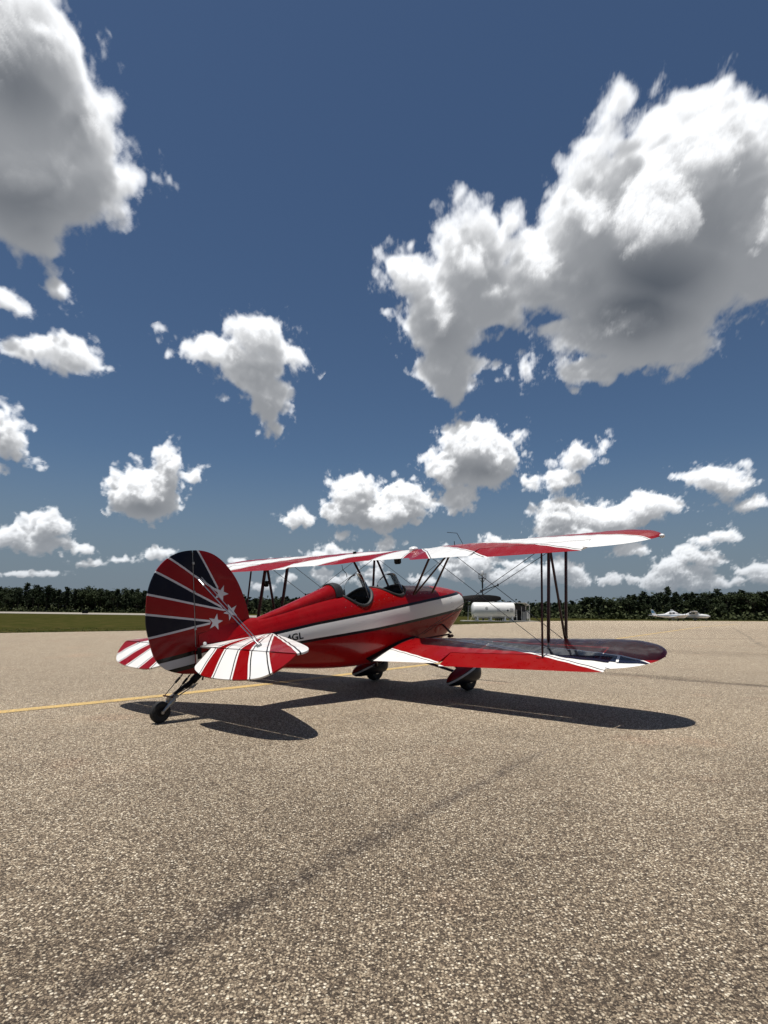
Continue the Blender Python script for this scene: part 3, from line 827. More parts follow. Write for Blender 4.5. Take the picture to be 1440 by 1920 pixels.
# windshields: curved acrylic with a thin bound edge
for wx, top in ((3.27, .225), (4.03, .20)):
    bm = bmesh.new(); bmr = bmesh.new(); n = 28; rim_pts = []; rows = 7; half = .27
    grid = []
    for i in range(n + 1):
        t = -1 + 2 * i / n; y = half * t
        x0 = wx - .20 * abs(t) ** 2.2
        lo, hi = .62, smooth_tab(TOP, x0)
        for _ in range(20):
            m_ = (lo + hi) / 2
            if side_y(x0, m_) > abs(y): lo = m_
            else: hi = m_
        ht = top * sqrt(max(0, 1 - abs(t) ** 2.6)) + .004
        col_ = []
        for j in range(rows + 1):
            q = j / rows
            col_.append(Vector((x0 - .13 * q * ht / top, y * (1 - .10 * q), lo + ht * q)))
        grid.append(col_); rim_pts.append(col_[-1])
    g1 = [[bm.verts.new(p) for p in c] for c in grid]
    for a_, b_ in zip(g1[:-1], g1[1:]):
        for j in range(rows): bm.faces.new((a_[j], b_[j], b_[j + 1], a_[j + 1]))
    bmesh.ops.solidify(bm, geom=bm.faces[:], thickness=.004)
    ws = finish('windshield', bm, M_GLASS, plane, angle=60)
    tube(bmr, rim_pts, .0035, 6); tube(bmr, [c[0] for c in grid], .005, 6)
    finish('windshield_edge', bmr, M_GREYM, ws)

# fin and rudder -----------------------------------------------------
OUT = [(.403, .416), (.231, .450), (.05, .532), (-.063, .664), (-.117, .864), (-.140, 1.0), (-.137, 1.139), (-.105, 1.355), (-.020, 1.542), (.111, 1.675), (.272, 1.747), (.45, 1.764), (.606, 1.743), (.744, 1.682), (.881, 1.562), (1.018, 1.365), (1.115, 1.107), (1.165, .88), (1.19, .80)]
HXF = lambda z: .412 + (z - .42) * .022
def dense(pts, k=5):
    out = []
    for i in range(len(pts) - 1):
        p0 = pts[max(i - 1, 0)]; p1 = pts[i]; p2 = pts[i + 1]; p3 = pts[min(i + 2, len(pts) - 1)]
        for j in range(k):
            t = j / k
            out.append(tuple(.5 * ((2 * p1[a]) + (-p0[a] + p2[a]) * t + (2 * p0[a] - 5 * p1[a] + 4 * p2[a] - p3[a]) * t * t + (-p0[a] + 3 * p1[a] - 3 * p2[a] + p3[a]) * t ** 3) for a in (0, 1)))
    out.append(pts[-1]); return out
OD = dense(OUT)
FLINES = [((.5, 1.762), (.735, 1.305)), ((.163, 1.685), (.74, 1.268)), ((.017, 1.541), (.79, 1.082)), ((-.094, 1.324), (.82, 1.052)), ((-.133, 1.124), (.61, .958)), ((-.125, .88), (.61, .934))]
def plate_xz(name, outline, mats_fn, thick, cuts, le_round=True):
    """vertical surface in the xz plane, lens-shaped section"""
    bm = bmesh.new()
    fs = []
    vs = [bm.verts.new((x, 0, z)) for x, z in outline]
    f = bm.faces.new(vs)
    # inner structure grid so the thickness can swell
    for z in [.35 + .07 * k for k in range(22)]: cutline(bm, (0, z), (1, z), 'xz')
    for x in [-.2 + .08 * k for k in range(19)]: cutline(bm, (x, 0), (x, 1), 'xz')
    for p, q, offs in cuts:
        d = Vector((q[0] - p[0], q[1] - p[1])); nn = Vector((-d.y, d.x)).normalized()
        for o_ in offs: cutline(bm, (p[0] + nn.x * o_, p[1] + nn.y * o_), (q[0] + nn.x * o_, q[1] + nn.y * o_), 'xz')
    bmesh.ops.triangulate(bm, faces=[f for f in bm.faces if len(f.verts) > 4])
    edge = [v for v in bm.verts if v.is_boundary]
    bco = [Vector((v.co.x, v.co.z)) for v in edge]
    eset = set(edge)
    dist = {}
    for v in bm.verts:
        if v in eset: dist[v.index] = 0
    bm.verts.index_update()
    d_ = {}
    for v in bm.verts:
        d_[v] = 0 if v in eset else min((Vector((v.co.x, v.co.z)) - c).length for c in bco)
    for f in bm.faces:
        c = f.calc_center_median(); f.material_index = mats_fn(c.x, c.z)
    side = {}
    for s in (-1, 1):
        m_ = {}
        for v in bm.verts:
            if s == -1 or True:
                m_[v] = None
        side[s] = m_
    faces = [(tuple(f.verts), f.material_index) for f in bm.faces]
    nb = bmesh.new(); V = {}
    for s in (-1, 1):
        for v in bm.verts:
            h = .008 + thick * (1 - exp(-d_[v] / .10))
            V[(v, s)] = nb.verts.new((v.co.x, s * h, v.co.z))
    for vs_, mi in faces:
        for s in (-1, 1):
            q = [V[(v, s)] for v in vs_]
            if s > 0: q.reverse()
            ff = nb.faces.new(q); ff.material_index = mi
    for e in bm.edges:
        if e.is_boundary:
            a, b = e.verts
            mi = e.link_faces[0].material_index
            ff = nb.faces.new((V[(a, -1)], V[(b, -1)], V[(b, 1)], V[(a, 1)])); ff.material_index = mi
    bm.free()
    return finish(name, nb, PAINTS, plane, angle=55)
def fin_paint(x, z):
    # returns paint index
    def left(i): p, q = FLINES[i]; return sd(p, q, x, z)
    w = .011
    for i in range(6):
        p, q = FLINES[i]
        if abs(left(i)) < w and (x - q[0]) * (q[0] - p[0]) + (z - q[1]) * (q[1] - p[1]) < 0: return SILVER
    # inside wedges
    def beyond(i):
        p, q = FLINES[i]; return (x - q[0]) * (q[0] - p[0]) + (z - q[1]) * (q[1] - p[1]) > 0
    s = [left(i) for i in range(6)]
    # points below/behind line i have s<0
    if s[0] < 0 and s[1] > 0 and not beyond(1): return NAVY_SHADED
    if s[2] < 0 and s[3] > 0 and not beyond(3): return NAVY_SHADED
    if s[4] < 0 and s[5] > 0 and not beyond(5): return NAVY_SHADED
    # tail end of the fuselage stripe
    zt = .603 + (x - 0) * .055; zb = .515 + (x - 0) * .040
    if zb < z < zt: return SILVER
    if zt <= z < zt + .045 or zb - .045 < z <= zb: return BLACK
    return RED_SHADED
fcuts = [(p, q, (-.011, .011)) for p, q in FLINES]
fcuts += [((0, .603), (1, .658), (0, .045)), ((0, .515), (1, .555), (0, -.045))]
gap = .007
rud = [(x, z) for x, z in OD if x < HXF(z) - gap]
rud = rud + [(HXF(1.762) - gap, 1.763), (HXF(1.3) - gap, 1.3), (HXF(.8) - gap, .8), (HXF(.42) - gap, .418)]
seen = []
for p in rud:
    if all((p[0] - q[0]) ** 2 + (p[1] - q[1]) ** 2 > 1e-5 for q in seen): seen.append(p)
rudder = plate_xz('rudder', seen, fin_paint, .016, fcuts)
fin = [(x, z) for x, z in OD if x > HXF(z) + gap and z > .79]
fin = [(HXF(1.764) + gap, 1.763)] + fin + [(1.19, .78), (HXF(.62) + gap, .62)]
fin = [p for i, p in enumerate(fin) if i == 0 or (Vector(p) - Vector(fin[i - 1])).length > .004]
finob = plate_xz('vertical_fin', fin, fin_paint, .016, fcuts)
# rudder post and hinges
bm = bmesh.new(); tube(bm, [(HXF(.42), 0, .42), (HXF(1.74), 0, 1.74)], .005, 8)
for z in (.52, .9, 1.3, 1.62): box(bm, (HXF(z), 0, z), (.030, .030, .030), bevel=.004)
finish('rudder_hinge', bm, M_GREYM, finob)
# stars: painted plates a hair proud of the fin, both sides
def star(cx, cz, R, r, rot, n=5):
    return [(cx + (R if k % 2 == 0 else r) * cos(rot + pi * k / n), cz + (R if k % 2 == 0 else r) * sin(rot + pi * k / n)) for k in range(2 * n)]
for (sx, sz, rot, R) in ((.765, 1.250, radians(64), .092), (.884, 1.028, radians(110), .092), (.672, .938, radians(2), .088)):
    bm = bmesh.new()
    for s in (-1, 1):
        c = bm.verts.new((sx, s * .0265, sz)); ring = [bm.verts.new((x, s * .0265, z)) for x, z in star(sx, sz, R * 1.12, R * .44, rot)]
        for i in range(10): bm.faces.new((c, ring[i], ring[(i + 1) % 10]))
    finish('painted_star', bm, M_SILVER, finob, smooth=False, fix=False)
# rudder fairing to the fuselage (fillet)
bm = bmesh.new()
rings = []
for x in [.45 + .06 * k for k in range(14)]:
    zt = smooth_tab(TOP, x); y0 = side_y(x, zt - .09) 
    t = (x - .45) / .78
    rings.append([Vector((x, -y0 - .002, zt - .09)), Vector((x, -y0 * .55 - .01, zt - .015)), Vector((x, -.022, zt + .10 * (1 - t) + .02)), Vector((x, .022, zt + .10 * (1 - t) + .02)), Vector((x, y0 * .55 + .01, zt - .015)), Vector((x, y0 + .002, zt - .09))])
ring_loft(bm, rings, True, True)
finish('fin_fillet', bm, M_RED, finob, angle=60)

# horizontal tail ----------------------------------------------------
ZS = .702; HX = .43
S_LE = [(1.38, .10), (1.36, .17), (1.26, .42), (1.13, .72), (.98, 1.04), (.84, 1.32), (.72, 1.53), (.61, 1.655), (.51, 1.705), (.44, 1.70)]
E_TE = [(.44, 1.70), (.40, 1.695), (.33, 1.67), (.231, 1.60), (.132, 1.46), (.084, 1.25), (.060, .98), (.057, .76), (.067, .57), (.115, .385), (.155, .315), (.18, .30)]
AP = (1.43, .10)                      # where the rays meet
RAYY = [.375, .565, .765, .985, 1.21]       # ray crossings at the hinge line
def tail_paint(x, y):
    y = abs(y)
    col = WHITE
    def s(i): return sd(AP, (HX, RAYY[i]), x, y)
    k = sum(1 for i in range(5) if s(i) < 0)
    col = (WHITE, RED, WHITE, RED, WHITE, RED)[k]
    # outer white leading band
    e = sd((1.36, .20), (.50, 1.60), x, y)
    if e < 0: col = WHITE
    if abs(e) < .009: col = BLACK
    elif abs(e + .022) < .012 or abs(e - .022) < .012: col = WHITE if e > 0 else WHITE
    for i in range(5):
        v = s(i) * (1 if i % 2 == 0 else -1)   # white edge line on the red side, black next to it
        if -.030 < -v < 0: pass
        if abs(s(i)) < .0065 and e > .03: return BLACK
        red_side = (s(i) < 0) if (WHITE, RED, WHITE, RED, WHITE, RED)[i] == WHITE else (s(i) > 0)
        if red_side and .0065 <= abs(s(i)) < .027 and e > .03: return WHITE
    return col
def hplate(name, outline, s, thick, cuts, parent, paint_fn, z0, rot=None):
    bm = bmesh.new()
    f = bm.faces.new([bm.verts.new((x, s * y, 0)) for x, y in outline])
    for k in range(30): cutline(bm, (-.1 + .07 * k, 0), (-.1 + .07 * k, 1))
    for k in range(24): cutline(bm, (0, s * (.05 + .075 * k)), (1, s * (.05 + .075 * k)))
    for p, q, offs in cuts:
        d = Vector((q[0] - p[0], q[1] - p[1])); nn = Vector((-d.y, d.x)).normalized()
        for o_ in offs: cutline(bm, (p[0] + nn.x * o_, s * (p[1] + nn.y * o_)), (q[0] + nn.x * o_, s * (q[1] + nn.y * o_)))
    bmesh.ops.triangulate(bm, faces=[f for f in bm.faces if len(f.verts) > 4])
    edge = set(v for v in bm.verts if v.is_boundary); bco = [v.co.copy() for v in edge]
    d_ = {v: (0 if v in edge else min((v.co - c).length for c in bco)) for v in bm.verts}
    nb = bmesh.new(); V = {}
    for t in (-1, 1):
        for v in bm.verts:
            h = .009 + thick * (1 - exp(-d_[v] / .10)) - .0028 * (1 - cos(2 * pi * abs(v.co.y) / .27)) * (d_[v] > .02)
            V[(v, t)] = nb.verts.new((v.co.x, v.co.y, t * h))
    for f in bm.faces:
        c = f.calc_center_median(); mi = paint_fn(c.x, c.y)
        for t in (-1, 1):
            q = [V[(v, t)] for v in f.verts]
            if t < 0: q.reverse()
            ff = nb.faces.new(q); ff.material_index = mi
    for e in bm.edges:
        if e.is_boundary:
            a, b = e.verts; c = e.link_faces[0].calc_center_median()
            ff = nb.faces.new((V[(a, -1)], V[(b, -1)], V[(b, 1)], V[(a, 1)])); ff.material_index = paint_fn(c.x, c.y)
    bm.free()
    for v in nb.verts:
        if rot is not None:
            p = Vector((v.co.x - HX, v.co.y, v.co.z)); p = rot @ p; v.co = Vector((p.x + HX, p.y, p.z))
        v.co.z += z0
    return finish(name, nb, PAINTS, parent, angle=50)
tcuts = [(AP, (HX, y), (-.027, -.0065, .0065, .027)) for y in RAYY] + [((1.36, .20), (.50, 1.60), (-.034, -.009, .009, .034))]
EROT = Matrix.Rotation(radians(-37), 3, 'Y')
for s in (-1, 1):
    ys = .968 if s < 0 else .93
    le = [(x, y * ys) for x, y in dense(S_LE, 5)]
    st = [(HX + .008, .06)] + [(1.40, .06)] + le[1:-1] + [(HX + .008, 1.70 * ys)]
    stab = hplate('horizontal_stabilizer', st, s, .022, tcuts, plane, tail_paint, ZS)
    te = [(x, y * ys) for x, y in dense(E_TE, 5)]
    ev = [(HX - .008, 1.70 * ys)] + te[1:] + [(HX - .008, .30)]
    hplate('elevator', ev, s, .012, tcuts, plane, tail_paint, ZS, EROT)
    # brace wires: fin to tailplane, and tailplane to the keel
    bm = bmesh.new(); A = Vector((.475, s * .024, 1.44)); B = Vector((.56, s * .93, ZS + .03))
    tube(bm, [A, B], .0058, 6); tube(bm, [A + Vector((.045, 0, .02)), B + Vector((.04, -s * .01, 0))], .0045, 6)
    d = (B - A).normalized()
    tube(bm, [A + d * .02, A + d * .12], .011, 8); tube(bm, [B - d * .10, B - d * .01], .009, 8)
    finish('tail_brace_wire', bm, M_STEEL, plane)
    bm = bmesh.new(); tube(bm, [(.56, s * .92, ZS - .03), (.72, s * .07, .40)], .0075, 6); tube(bm, [(.95, s * .80, ZS - .03), (.76, s * .08, .40)], .006, 6); finish('tail_brace_strut', bm, M_STRUT, plane)
    bm = bmesh.new(); box(bm, (.56, s * .93, ZS + .03), (.09, .012, .02), rot=Matrix.Rotation(radians(20), 3, 'Z'), bevel=.003); finish('wire_fitting', bm, M_GREYM, plane)
    # elevator hinges
    for y in (.35, .85, 1.3):
        bm = bmesh.new(); box(bm, (HX, s * y, ZS), (.022, .035, .020), bevel=.003); finish('elevator_hinge', bm, M_DARK, stab)
# elevator horn, tail light, trim rod
for s in (-1, 1):
    bm = bmesh.new(); box(bm, (.40, s * .10, ZS - .06), (.05, .012, .12), bevel=.003); finish('elevator_horn', bm, M_DARK, plane)
bm = bmesh.new(); lathe(bm, [(.001, -.022), (.016, -.016), (.022, 0), (.016, .016), (.001, .022)], 12, (.47, -.105, ZS + .03)); finish('tail_light', bm, M_PLANEW, plane)
bm = bmesh.new(); box(bm, (.24, -.40, ZS - .24), (.018, .006, .10), rot=Matrix.Rotation(radians(15), 3, 'Y')); finish('elevator_static_tab', bm, M_DARK, plane)

# wings --------------------------------------------------------------
def naca(c, up, t=.118, m=.022, p=.4):
    yt = 5 * t * (.2969 * sqrt(max(c, 0)) - .126 * c - .3516 * c * c + .2843 * c ** 3 - .1036 * c ** 4)
    yc = m / p ** 2 * (2 * p * c - c * c) if c < p else m / (1 - p) ** 2 * ((1 - 2 * p) + 2 * p * c - c * c)
    return yc + yt if up else yc - yt
class Wing:
    def __init__(s, upper):
        s.upper = upper
        s.inc = .090 if upper else .075
        s.chord = 1.16 if upper else 1.17
    def le0(s, y): return (4.69 - .128 * y) if s.upper else 4.02
    def te0(s, y):
        if s.upper:
            t = s.le0(y) - s.chord
            if y < .80: t += .30 * (1 if y < .42 else .5 + .5 * cos(pi * (y - .42) / .38))
            return t
        return 4.02 - s.chord
    def edges(s, y):
        """leading and trailing edge with the rounded tip"""
        le, te = s.le0(y), s.te0(y); Y1, Y0 = (4.05, 3.30) if s.upper else (4.03, 3.22)
        if y > Y0:
            t = min(1, (y - Y0) / (Y1 - Y0)); k = (1 - t ** 2.5) ** (1 / 2.2)
            mid = te + (le - te) * (.52 if s.upper else .46)
            kt = (1 - t ** 3.2) ** (1 / 1.8)
            le = mid + (le - mid) * k; te = mid + (te - mid) * kt
        return le, te
    def zl(s, y): return (1.545 + .008 * y) if s.upper else (.195 + .030 * y)
    def pt(s, y, c, up):
        le, te = s.edges(y); le0, te0 = s.le0(y), s.te0(y)
        ch = max(le - te, .002); full = s.chord
        x = le - c * ch
        cx = (s.le0(y) - x)               # distance aft of the untrimmed leading edge sets incidence drop
        z = s.zl(y) - s.inc * cx + naca(c, up) * ch * (1 if ch > .3 else .8)
        z += (-1 if up else 1) * .0042 * (.5 - .5 * cos(2 * pi * y / .26)) * min(1, c * 6) * (1 if c < .97 else 0) * (1 if ch > .5 else .4)
        return x, z
UP, LO = Wing(True), Wing(False)
CS = [.5 - .5 * cos(pi * k / 22) for k in range(23)]
def wing_part(bm, wg, s, ys, c0, c1, xh0=None, xh1=None, rot=None):
    """closed strip of wing between stations ys; c0/c1 chord fractions (or x limits through xh)"""
    rings = []
    for y in ys:
        le, te = wg.edges(y); ch = max(le - te, .002)
        a = c0 if xh0 is None else min(1, (le - xh0(y)) / ch)
        b = c1 if xh1 is None else max(0, min(1, (le - xh1(y)) / ch))
        cs = [a + (b - a) * c for c in (CS if a == 0 else [k / 10 for k in range(11)])]
        up = [wg.pt(y, c, True) for c in reversed(cs)]; dn = [wg.pt(y, c, False) for c in cs]
        ring = up + (dn[1:] if a == 0 else dn)
        rings.append([Vector((x, s * y, z)) for x, z in ring])
    if rot is not None:
        hx, hz, ang = rot
        for r in rings:
            for v in r:
                v.rotate(Matrix.Identity(3))
                y = abs(v.y); X = hx(y); le, te = wg.edges(y)
                cc = (le - X) / (le - te); Z = wg.pt(y, cc, True)[1] - .012
                dx, dz = v.x - X, v.z - Z; ca, sa = cos(ang), sin(ang)
                v.x = X + dx * ca - dz * sa; v.z = Z + dx * sa + dz * ca
    ring_loft(bm, rings, True, True)
def stations(a, b, step=.052):
    n = max(1, int(round((b - a) / step))); return [a + (b - a) * k / n for k in range(n + 1)]
def tipst(a, b, n=14): return [a + (b - a) * sin(pi / 2 * k / n) for k in range(n + 1)]

UAP = (4.90, 0.0)
ULN = [(3.80, .31), (3.62, .95), (3.46, 1.78), (3.10, 3.42), (3.36, 4.06)]
def up_paint(x, y):
    y = abs(y)
    sgn = [sd((4.75 if i < 3 else 4.95, 0), q, x, y) for i, q in enumerate(ULN)]
    if y < .9: sgn = sgn[:3]
    k = sum(1 for v in sgn if v < 0)
    for i, v in enumerate(sgn):
        if abs(v) < .006: return BLACK
        if abs(v) < .026: return WHITE
    return (WHITE, RED, WHITE, RED, WHITE, RED)[k]
ucuts = [((4.75 if i < 3 else 4.95, 0), q, (-.026, -.006, .006, .026)) for i, q in enumerate(ULN)]
LLN = [((3.25, .38), (2.84, 1.52), 'w'), ((3.95, .42), (2.91, 3.53), 'w'), ((3.18, 2.50), (3.03, 3.66), 'n'), ((3.93, .42), (3.19, 3.66), 'm')]
def lo_paint(x, y):
    y = abs(y)
    s = [sd(p, q, x, y) for p, q, _ in LLN]
    if y > 3.66: s[2] = sd((3.015, 3.66), (3.12, 4.04), x, y)
    for i, v in enumerate(s):
        if i < 2:
            if abs(v) < .006: return BLACK
            if abs(v) < .034: return WHITE
        elif i == 3 and abs(v) < .009 and s[1] < 0: return WHITE
        elif i == 2 and abs(v) < .007 and s[1] < -.03 and s[3] > 0: return BLACK
    # cross ray near the tip
    if abs(sd((3.22, 3.62), (3.01, 3.655), x, y)) < .014 and s[3] > 0 and s[2] < 0 and y > 3.3: return WHITE
    if s[0] > 0: return WHITE
    if s[1] > 0: return RED
    if s[2] > 0: return WHITE
    if s[3] > 0: return NAVY
    return RED
lcuts = [(p, q, ((-.034, -.006, .006, .034) if t == 'w' else (-.009, .009) if t == 'm' else (-.007, .007))) for p, q, t in LLN] + [((3.015, 3.66), (3.12, 4.04), (-.007, .007)), ((3.22, 3.62), (3.01, 3.655), (-.014, .014))]
def paint_bm(bm, fn, cuts, sides=(-1, 1)):
    for s in sides:
        for p, q, offs in cuts:
            d = Vector((q[0] - p[0], q[1] - p[1])); nn = Vector((-d.y, d.x)).normalized()
            for o_ in offs:
                pp = (p[0] + nn.x * o_, s * (p[1] + nn.y * o_)); qq = (q[0] + nn.x * o_, s * (q[1] + nn.y * o_))
                geom = [f for f in bm.faces if f.calc_center_median().y * s > -.06]
                es = set(e for f in geom for e in f.edges); vs = set(v for f in geom for v in f.verts)
                d2 = Vector((qq[0] - pp[0], qq[1] - pp[1])); n2 = Vector((-d2.y, d2.x)).normalized()
                bmesh.ops.bisect_plane(bm, geom=list(vs) + list(es) + geom, plane_co=(pp[0], pp[1], 0), plane_no=(n2.x, n2.y, 0), dist=1e-5)
    for f in bm.faces:
        c = f.calc_center_median(); f.material_index = fn(c.x, c.y)
# hinge x of the ailerons
UHX = lambda y: UP.le0(y) - .735 * UP.chord
LHX = lambda y: LO.le0(y) - .735 * LO.chord
AIL = {True: (1.80, 3.36), False: (1.50, 3.56)}
for s in (-1, 1):
    bm = bmesh.new(); a, b = AIL[True]
    wing_part(bm, UP, s, stations(0.0, a - .01), 0, 1)
    wing_part(bm, UP, s, stations(a - .01, b + .01), 0, None, xh1=lambda y: UHX(y) + .006)
    wing_part(bm, UP, s, stations(b + .01, 3.4) + tipst(3.4, 4.045)[1:], 0, 1)
    paint_bm(bm, up_paint, ucuts, (s,))
    finish('upper_wing_panel', bm, PAINTS, plane, angle=40)
    bm = bmesh.new()
    wing_part(bm, UP, s, stations(a, b), None, 1, xh0=lambda y: UHX(y) - .006)
    paint_bm(bm, up_paint, ucuts, (s,))
    for v in bm.verts:   # droop
        y = abs(v.co.y); X = UHX(y); v.co.z -= (X - v.co.x) * .10
    finish('aileron', bm, PAINTS, plane, angle=40)
    bm = bmesh.new(); a, b = AIL[False]
    wing_part(bm, LO, s, stations(.36, a - .01), 0, 1)
    wing_part(bm, LO, s, stations(a - .01, b + .01), 0, None, xh1=lambda y: LHX(y) + .006)
    wing_part(bm, LO, s, tipst(b + .01, 4.045, 18), 0, 1)
    paint_bm(bm, lo_paint, lcuts, (s,))
    finish('lower_wing_panel', bm, PAINTS, plane, angle=40)
    bm = bmesh.new()
    wing_part(bm, LO, s, stations(a, b), None, 1, xh0=lambda y: LHX(y) - .006)
    paint_bm(bm, lo_paint, lcuts, (s,))
    for v in bm.verts:
        y = abs(v.co.y); X = LHX(y); v.co.z -= (X - v.co.x) * .11
    finish('aileron', bm, PAINTS, plane, angle=40)
    # wing root fairing strip
    bm = bmesh.new(); rings = []
    for c in [k / 14 for k in range(15)]:
        x = LO.le0(0) - c * LO.chord; z = LO.pt(.38, c, True)[1]
        y = side_y(x, z + .02)
        rings.append([Vector((x, s * (y + .004), z + .028)), Vector((x, s * max(.40, y + .02), z + .010)), Vector((x, s * (max(.40, y + .02) + .03), z + .004)), Vector((x, s * max(.40, y + .02), z - .03))])
    ring_loft(bm, rings, True, True); finish('wing_root_fairing', bm, M_DARK, plane, angle=60)
# ribs tapes read as the scalloped surface; add aileron gap hinges + tip light
for s in (-1, 1):
    bm = bmesh.new(); lathe(bm, [(.001, -.03), (.018, -.02), (.024, 0), (.020, .02), (.001, .034)], 12, (UP.le0(4) - .55, s * 4.07, UP.pt(3.9, .45, False)[1] + .03), 'Y')
    finish('navigation_light', bm, M_PLANEW, plane)

def strut(name, a, b, r=.014, ry=.034, mat=M_STRUT, parent=None):
    bm = bmesh.new(); a = Vector(a); b = Vector(b); d = b - a
    pts = [a, a + d * .04, a + d * .5, b - d * .04, b]
    n = 10; rings = []
    ax = Vector((1, 0, 0)); bb = (ax - d.normalized() * d.normalized().dot(ax)).normalized(); aa = d.normalized().cross(bb)
    for p, k in zip(pts, (.55, 1, 1, 1, .55)):
        rings.append([p + aa * cos(2 * pi * q / n) * r * k + bb * sin(2 * pi * q / n) * ry * k for q in range(n)])
    ring_loft(bm, rings, True, True)
    return finish(name, bm, mat, parent or plane)
ZU = lambda x, y: UP.pt(y, (UP.le0(y) - x) / UP.chord, False)[1] + .01
ZD = lambda x, y: LO.pt(y, (LO.le0(y) - x) / LO.chord, True)[1] + .0
for s in (-1, 1):
    yt, yb = 2.742, 2.755
    FT = (4.20, s * yt, ZU(4.20, yt)); RT = (3.66, s * yt, ZU(3.66, yt)); FB = (3.885, s * yb, ZD(3.885, yb) - .01); RB = (3.37, s * yb, ZD(3.37, yb) + .06)
    strut('interplane_strut', FT, FB, .015, .036); strut('interplane_strut', RT, RB, .015, .036)
    strut('interplane_strut', (RT[0] + .03, RT[1], RT[2]), (FB[0] - .03, FB[1], FB[2] + .02), .012, .028)
    bm = bmesh.new(); tube(bm, [RB, (RB[0] + .0, RB[1], RB[2] - .08)], .011, 8); tube(bm, [(RB[0] - .02, RB[1] - .02, RB[2] - .03), (RB[0] + .03, RB[1] + .03, RB[2] - .045)], .010, 8); box(bm, (RB[0], RB[1], RB[2] - .085), (.09, .03, .012)); finish('strut_fitting', bm, M_GREYM, plane)
    bm = bmesh.new(); box(bm, (FB[0], FB[1], FB[2] + .03), (.07, .035, .05), bevel=.01); finish('strut_fitting', bm, M_STRUT, plane)
    strut('aileron_pushrod', (3.36, s * 2.78, UP.pt(2.78, .86, False)[1] - .02), (3.10, s * 2.79, LO.pt(2.79, .80, True)[1] - .02), .011, .017)
    bm = bmesh.new(); x = 3.10; z = LO.pt(2.79, .80, True)[1] - .01
    tube(bm, [(x, s * 2.79, z), (x + .20, s * 2.86, z + .012)], .008, 6); tube(bm, [(x - .01, s * 2.72, z), (x - .01, s * 2.86, z)], .008, 6); finish('aileron_horn', bm, M_STRUT, plane)
    # cabane struts
    yt, yb = .77, .44
    cft = (4.47, s * yt, ZU(4.47, yt)); crt = (3.90, s * yt, ZU(3.90, yt)); cfb = (4.38, s * yb * .93, .885); crb = (3.88, s * yb * .95, .905)
    strut('cabane_strut', cft, cfb, .012, .026); strut('cabane_strut', crt, crb, .012, .026); strut('cabane_strut', (cft[0] - .04, cft[1], cft[2]), (crb[0] + .03, crb[1], crb[2]), .010, .022)
    # wires
    def wire(name, pts, r=.0042, mat=M_WIRE):
        bm = bmesh.new(); tube(bm, pts, r, 6); return finish(name, bm, mat, plane)
    wire('landing_wire', [cft, (3.90, s * 2.70, ZD(3.90, 2.70))]); wire('landing_wire', [crt, (3.42, s * 2.70, ZD(3.42, 2.70))], .0036)
    LF = (4.35, s * .46, ZD(3.9, .5) + .02)
    w1 = [(4.18, s * 2.68, ZU(4.18, 2.68)), (4.02, s * .44, .30)]; w2 = [(3.66, s * 2.66, ZU(3.66, 2.66)), (3.66, s * .44, .24)]
    wire('flying_wire', w1); wire('flying_wire', w2)
    m1 = Vector(w1[0]).lerp(Vector(w1[1]), .42); m2 = Vector(w2[0]).lerp(Vector(w2[1]), .42)
    bm = bmesh.new(); tube(bm, [m1, m2], .006, 6); tube(bm, [m1 - Vector((.0, 0, .02)), m1 + Vector((0, 0, .02))], .010, 6); tube(bm, [m2 - Vector((.0, 0, .02)), m2 + Vector((0, 0, .02))], .010, 6); finish('wire_spreader', bm, M_DARK, plane)
    wire('cabane_wire', [cft, (4.42, 0.02 * s, 1.03)], .0034)
    # diagonal stub braces under the cowl, visible ahead of the wing root
    strut('wing_root_brace', (4.62, s * .40, .36), (4.30, s * .76, ZD(3.95, .8) + .02), .014, .022)
    bm = bmesh.new(); tube(bm, [(4.05, s * .46, .235), (4.28, s * .75, .27)], .012, 8); box(bm, (4.27, s * .77, .245), (.10, .06, .04), bevel=.01); finish('brace_fitting', bm, M_STRUT, plane)

# small fittings ------------------------------------------------------
bm = bmesh.new(); box(bm, (3.94, -.12, UP.pt(.12, .75, False)[1] - .045), (.08, .10, .10), bevel=.015); finish('compass_mount', bm, M_DARK, plane)
bm = bmesh.new(); tube(bm, [(3.50, .66, 1.43), (3.47, .62, 1.36), (3.52, .60, 1.30), (3.50, .57, 1.24)], .005, 6); finish('intercom_cable', bm, M_DARK, plane)
bm = bmesh.new(); box(bm, (3.64, 2.73, 1.16), (.06, .08, .08), bevel=.012); box(bm, (3.60, 2.66, 1.20), (.07, .06, .06), bevel=.01); lathe(bm, [(.022, 0), (.022, .04)], 12, (3.55, 2.66, 1.20), 'X'); finish('action_camera', bm, M_DARK, plane)
bm = bmesh.new(); zz = UP.pt(.5, .2, True)[1]
pA = Vector((4.90, -1.06, UP.pt(1.06, .1, True)[1] - .02)); pA.x = 4.42
tube(bm, [pA, pA + Vector((-.03, .005, .02)), pA + Vector((-.14, .03, .20)), pA + Vector((-.36, .06, .22))], .0042, 6); finish('whip_antenna', bm, M_DARK, plane)
bm = bmesh.new(); p = Vector((4.45, -.86, UP.pt(.86, .2, True)[1])); tube(bm, [p, p + Vector((0, 0, .06))], .006, 6); finish('stub_antenna', bm, M_DARK, plane)
bm = bmesh.new(); lathe(bm, [(.075, -.01), (.078, .02), (.060, .045), (.025, .058), (.001, .060)], 20, (4.32, -.16, UP.pt(.15, .35, True)[1])); finish('gps_dome', bm, M_PLANEW, plane)
bm = bmesh.new(); box(bm, (4.10, .92, UP.pt(.92, .45, True)[1] + .02), (.06, .05, .05), bevel=.01); finish('fuel_filler_cap', bm, M_DARK, plane)

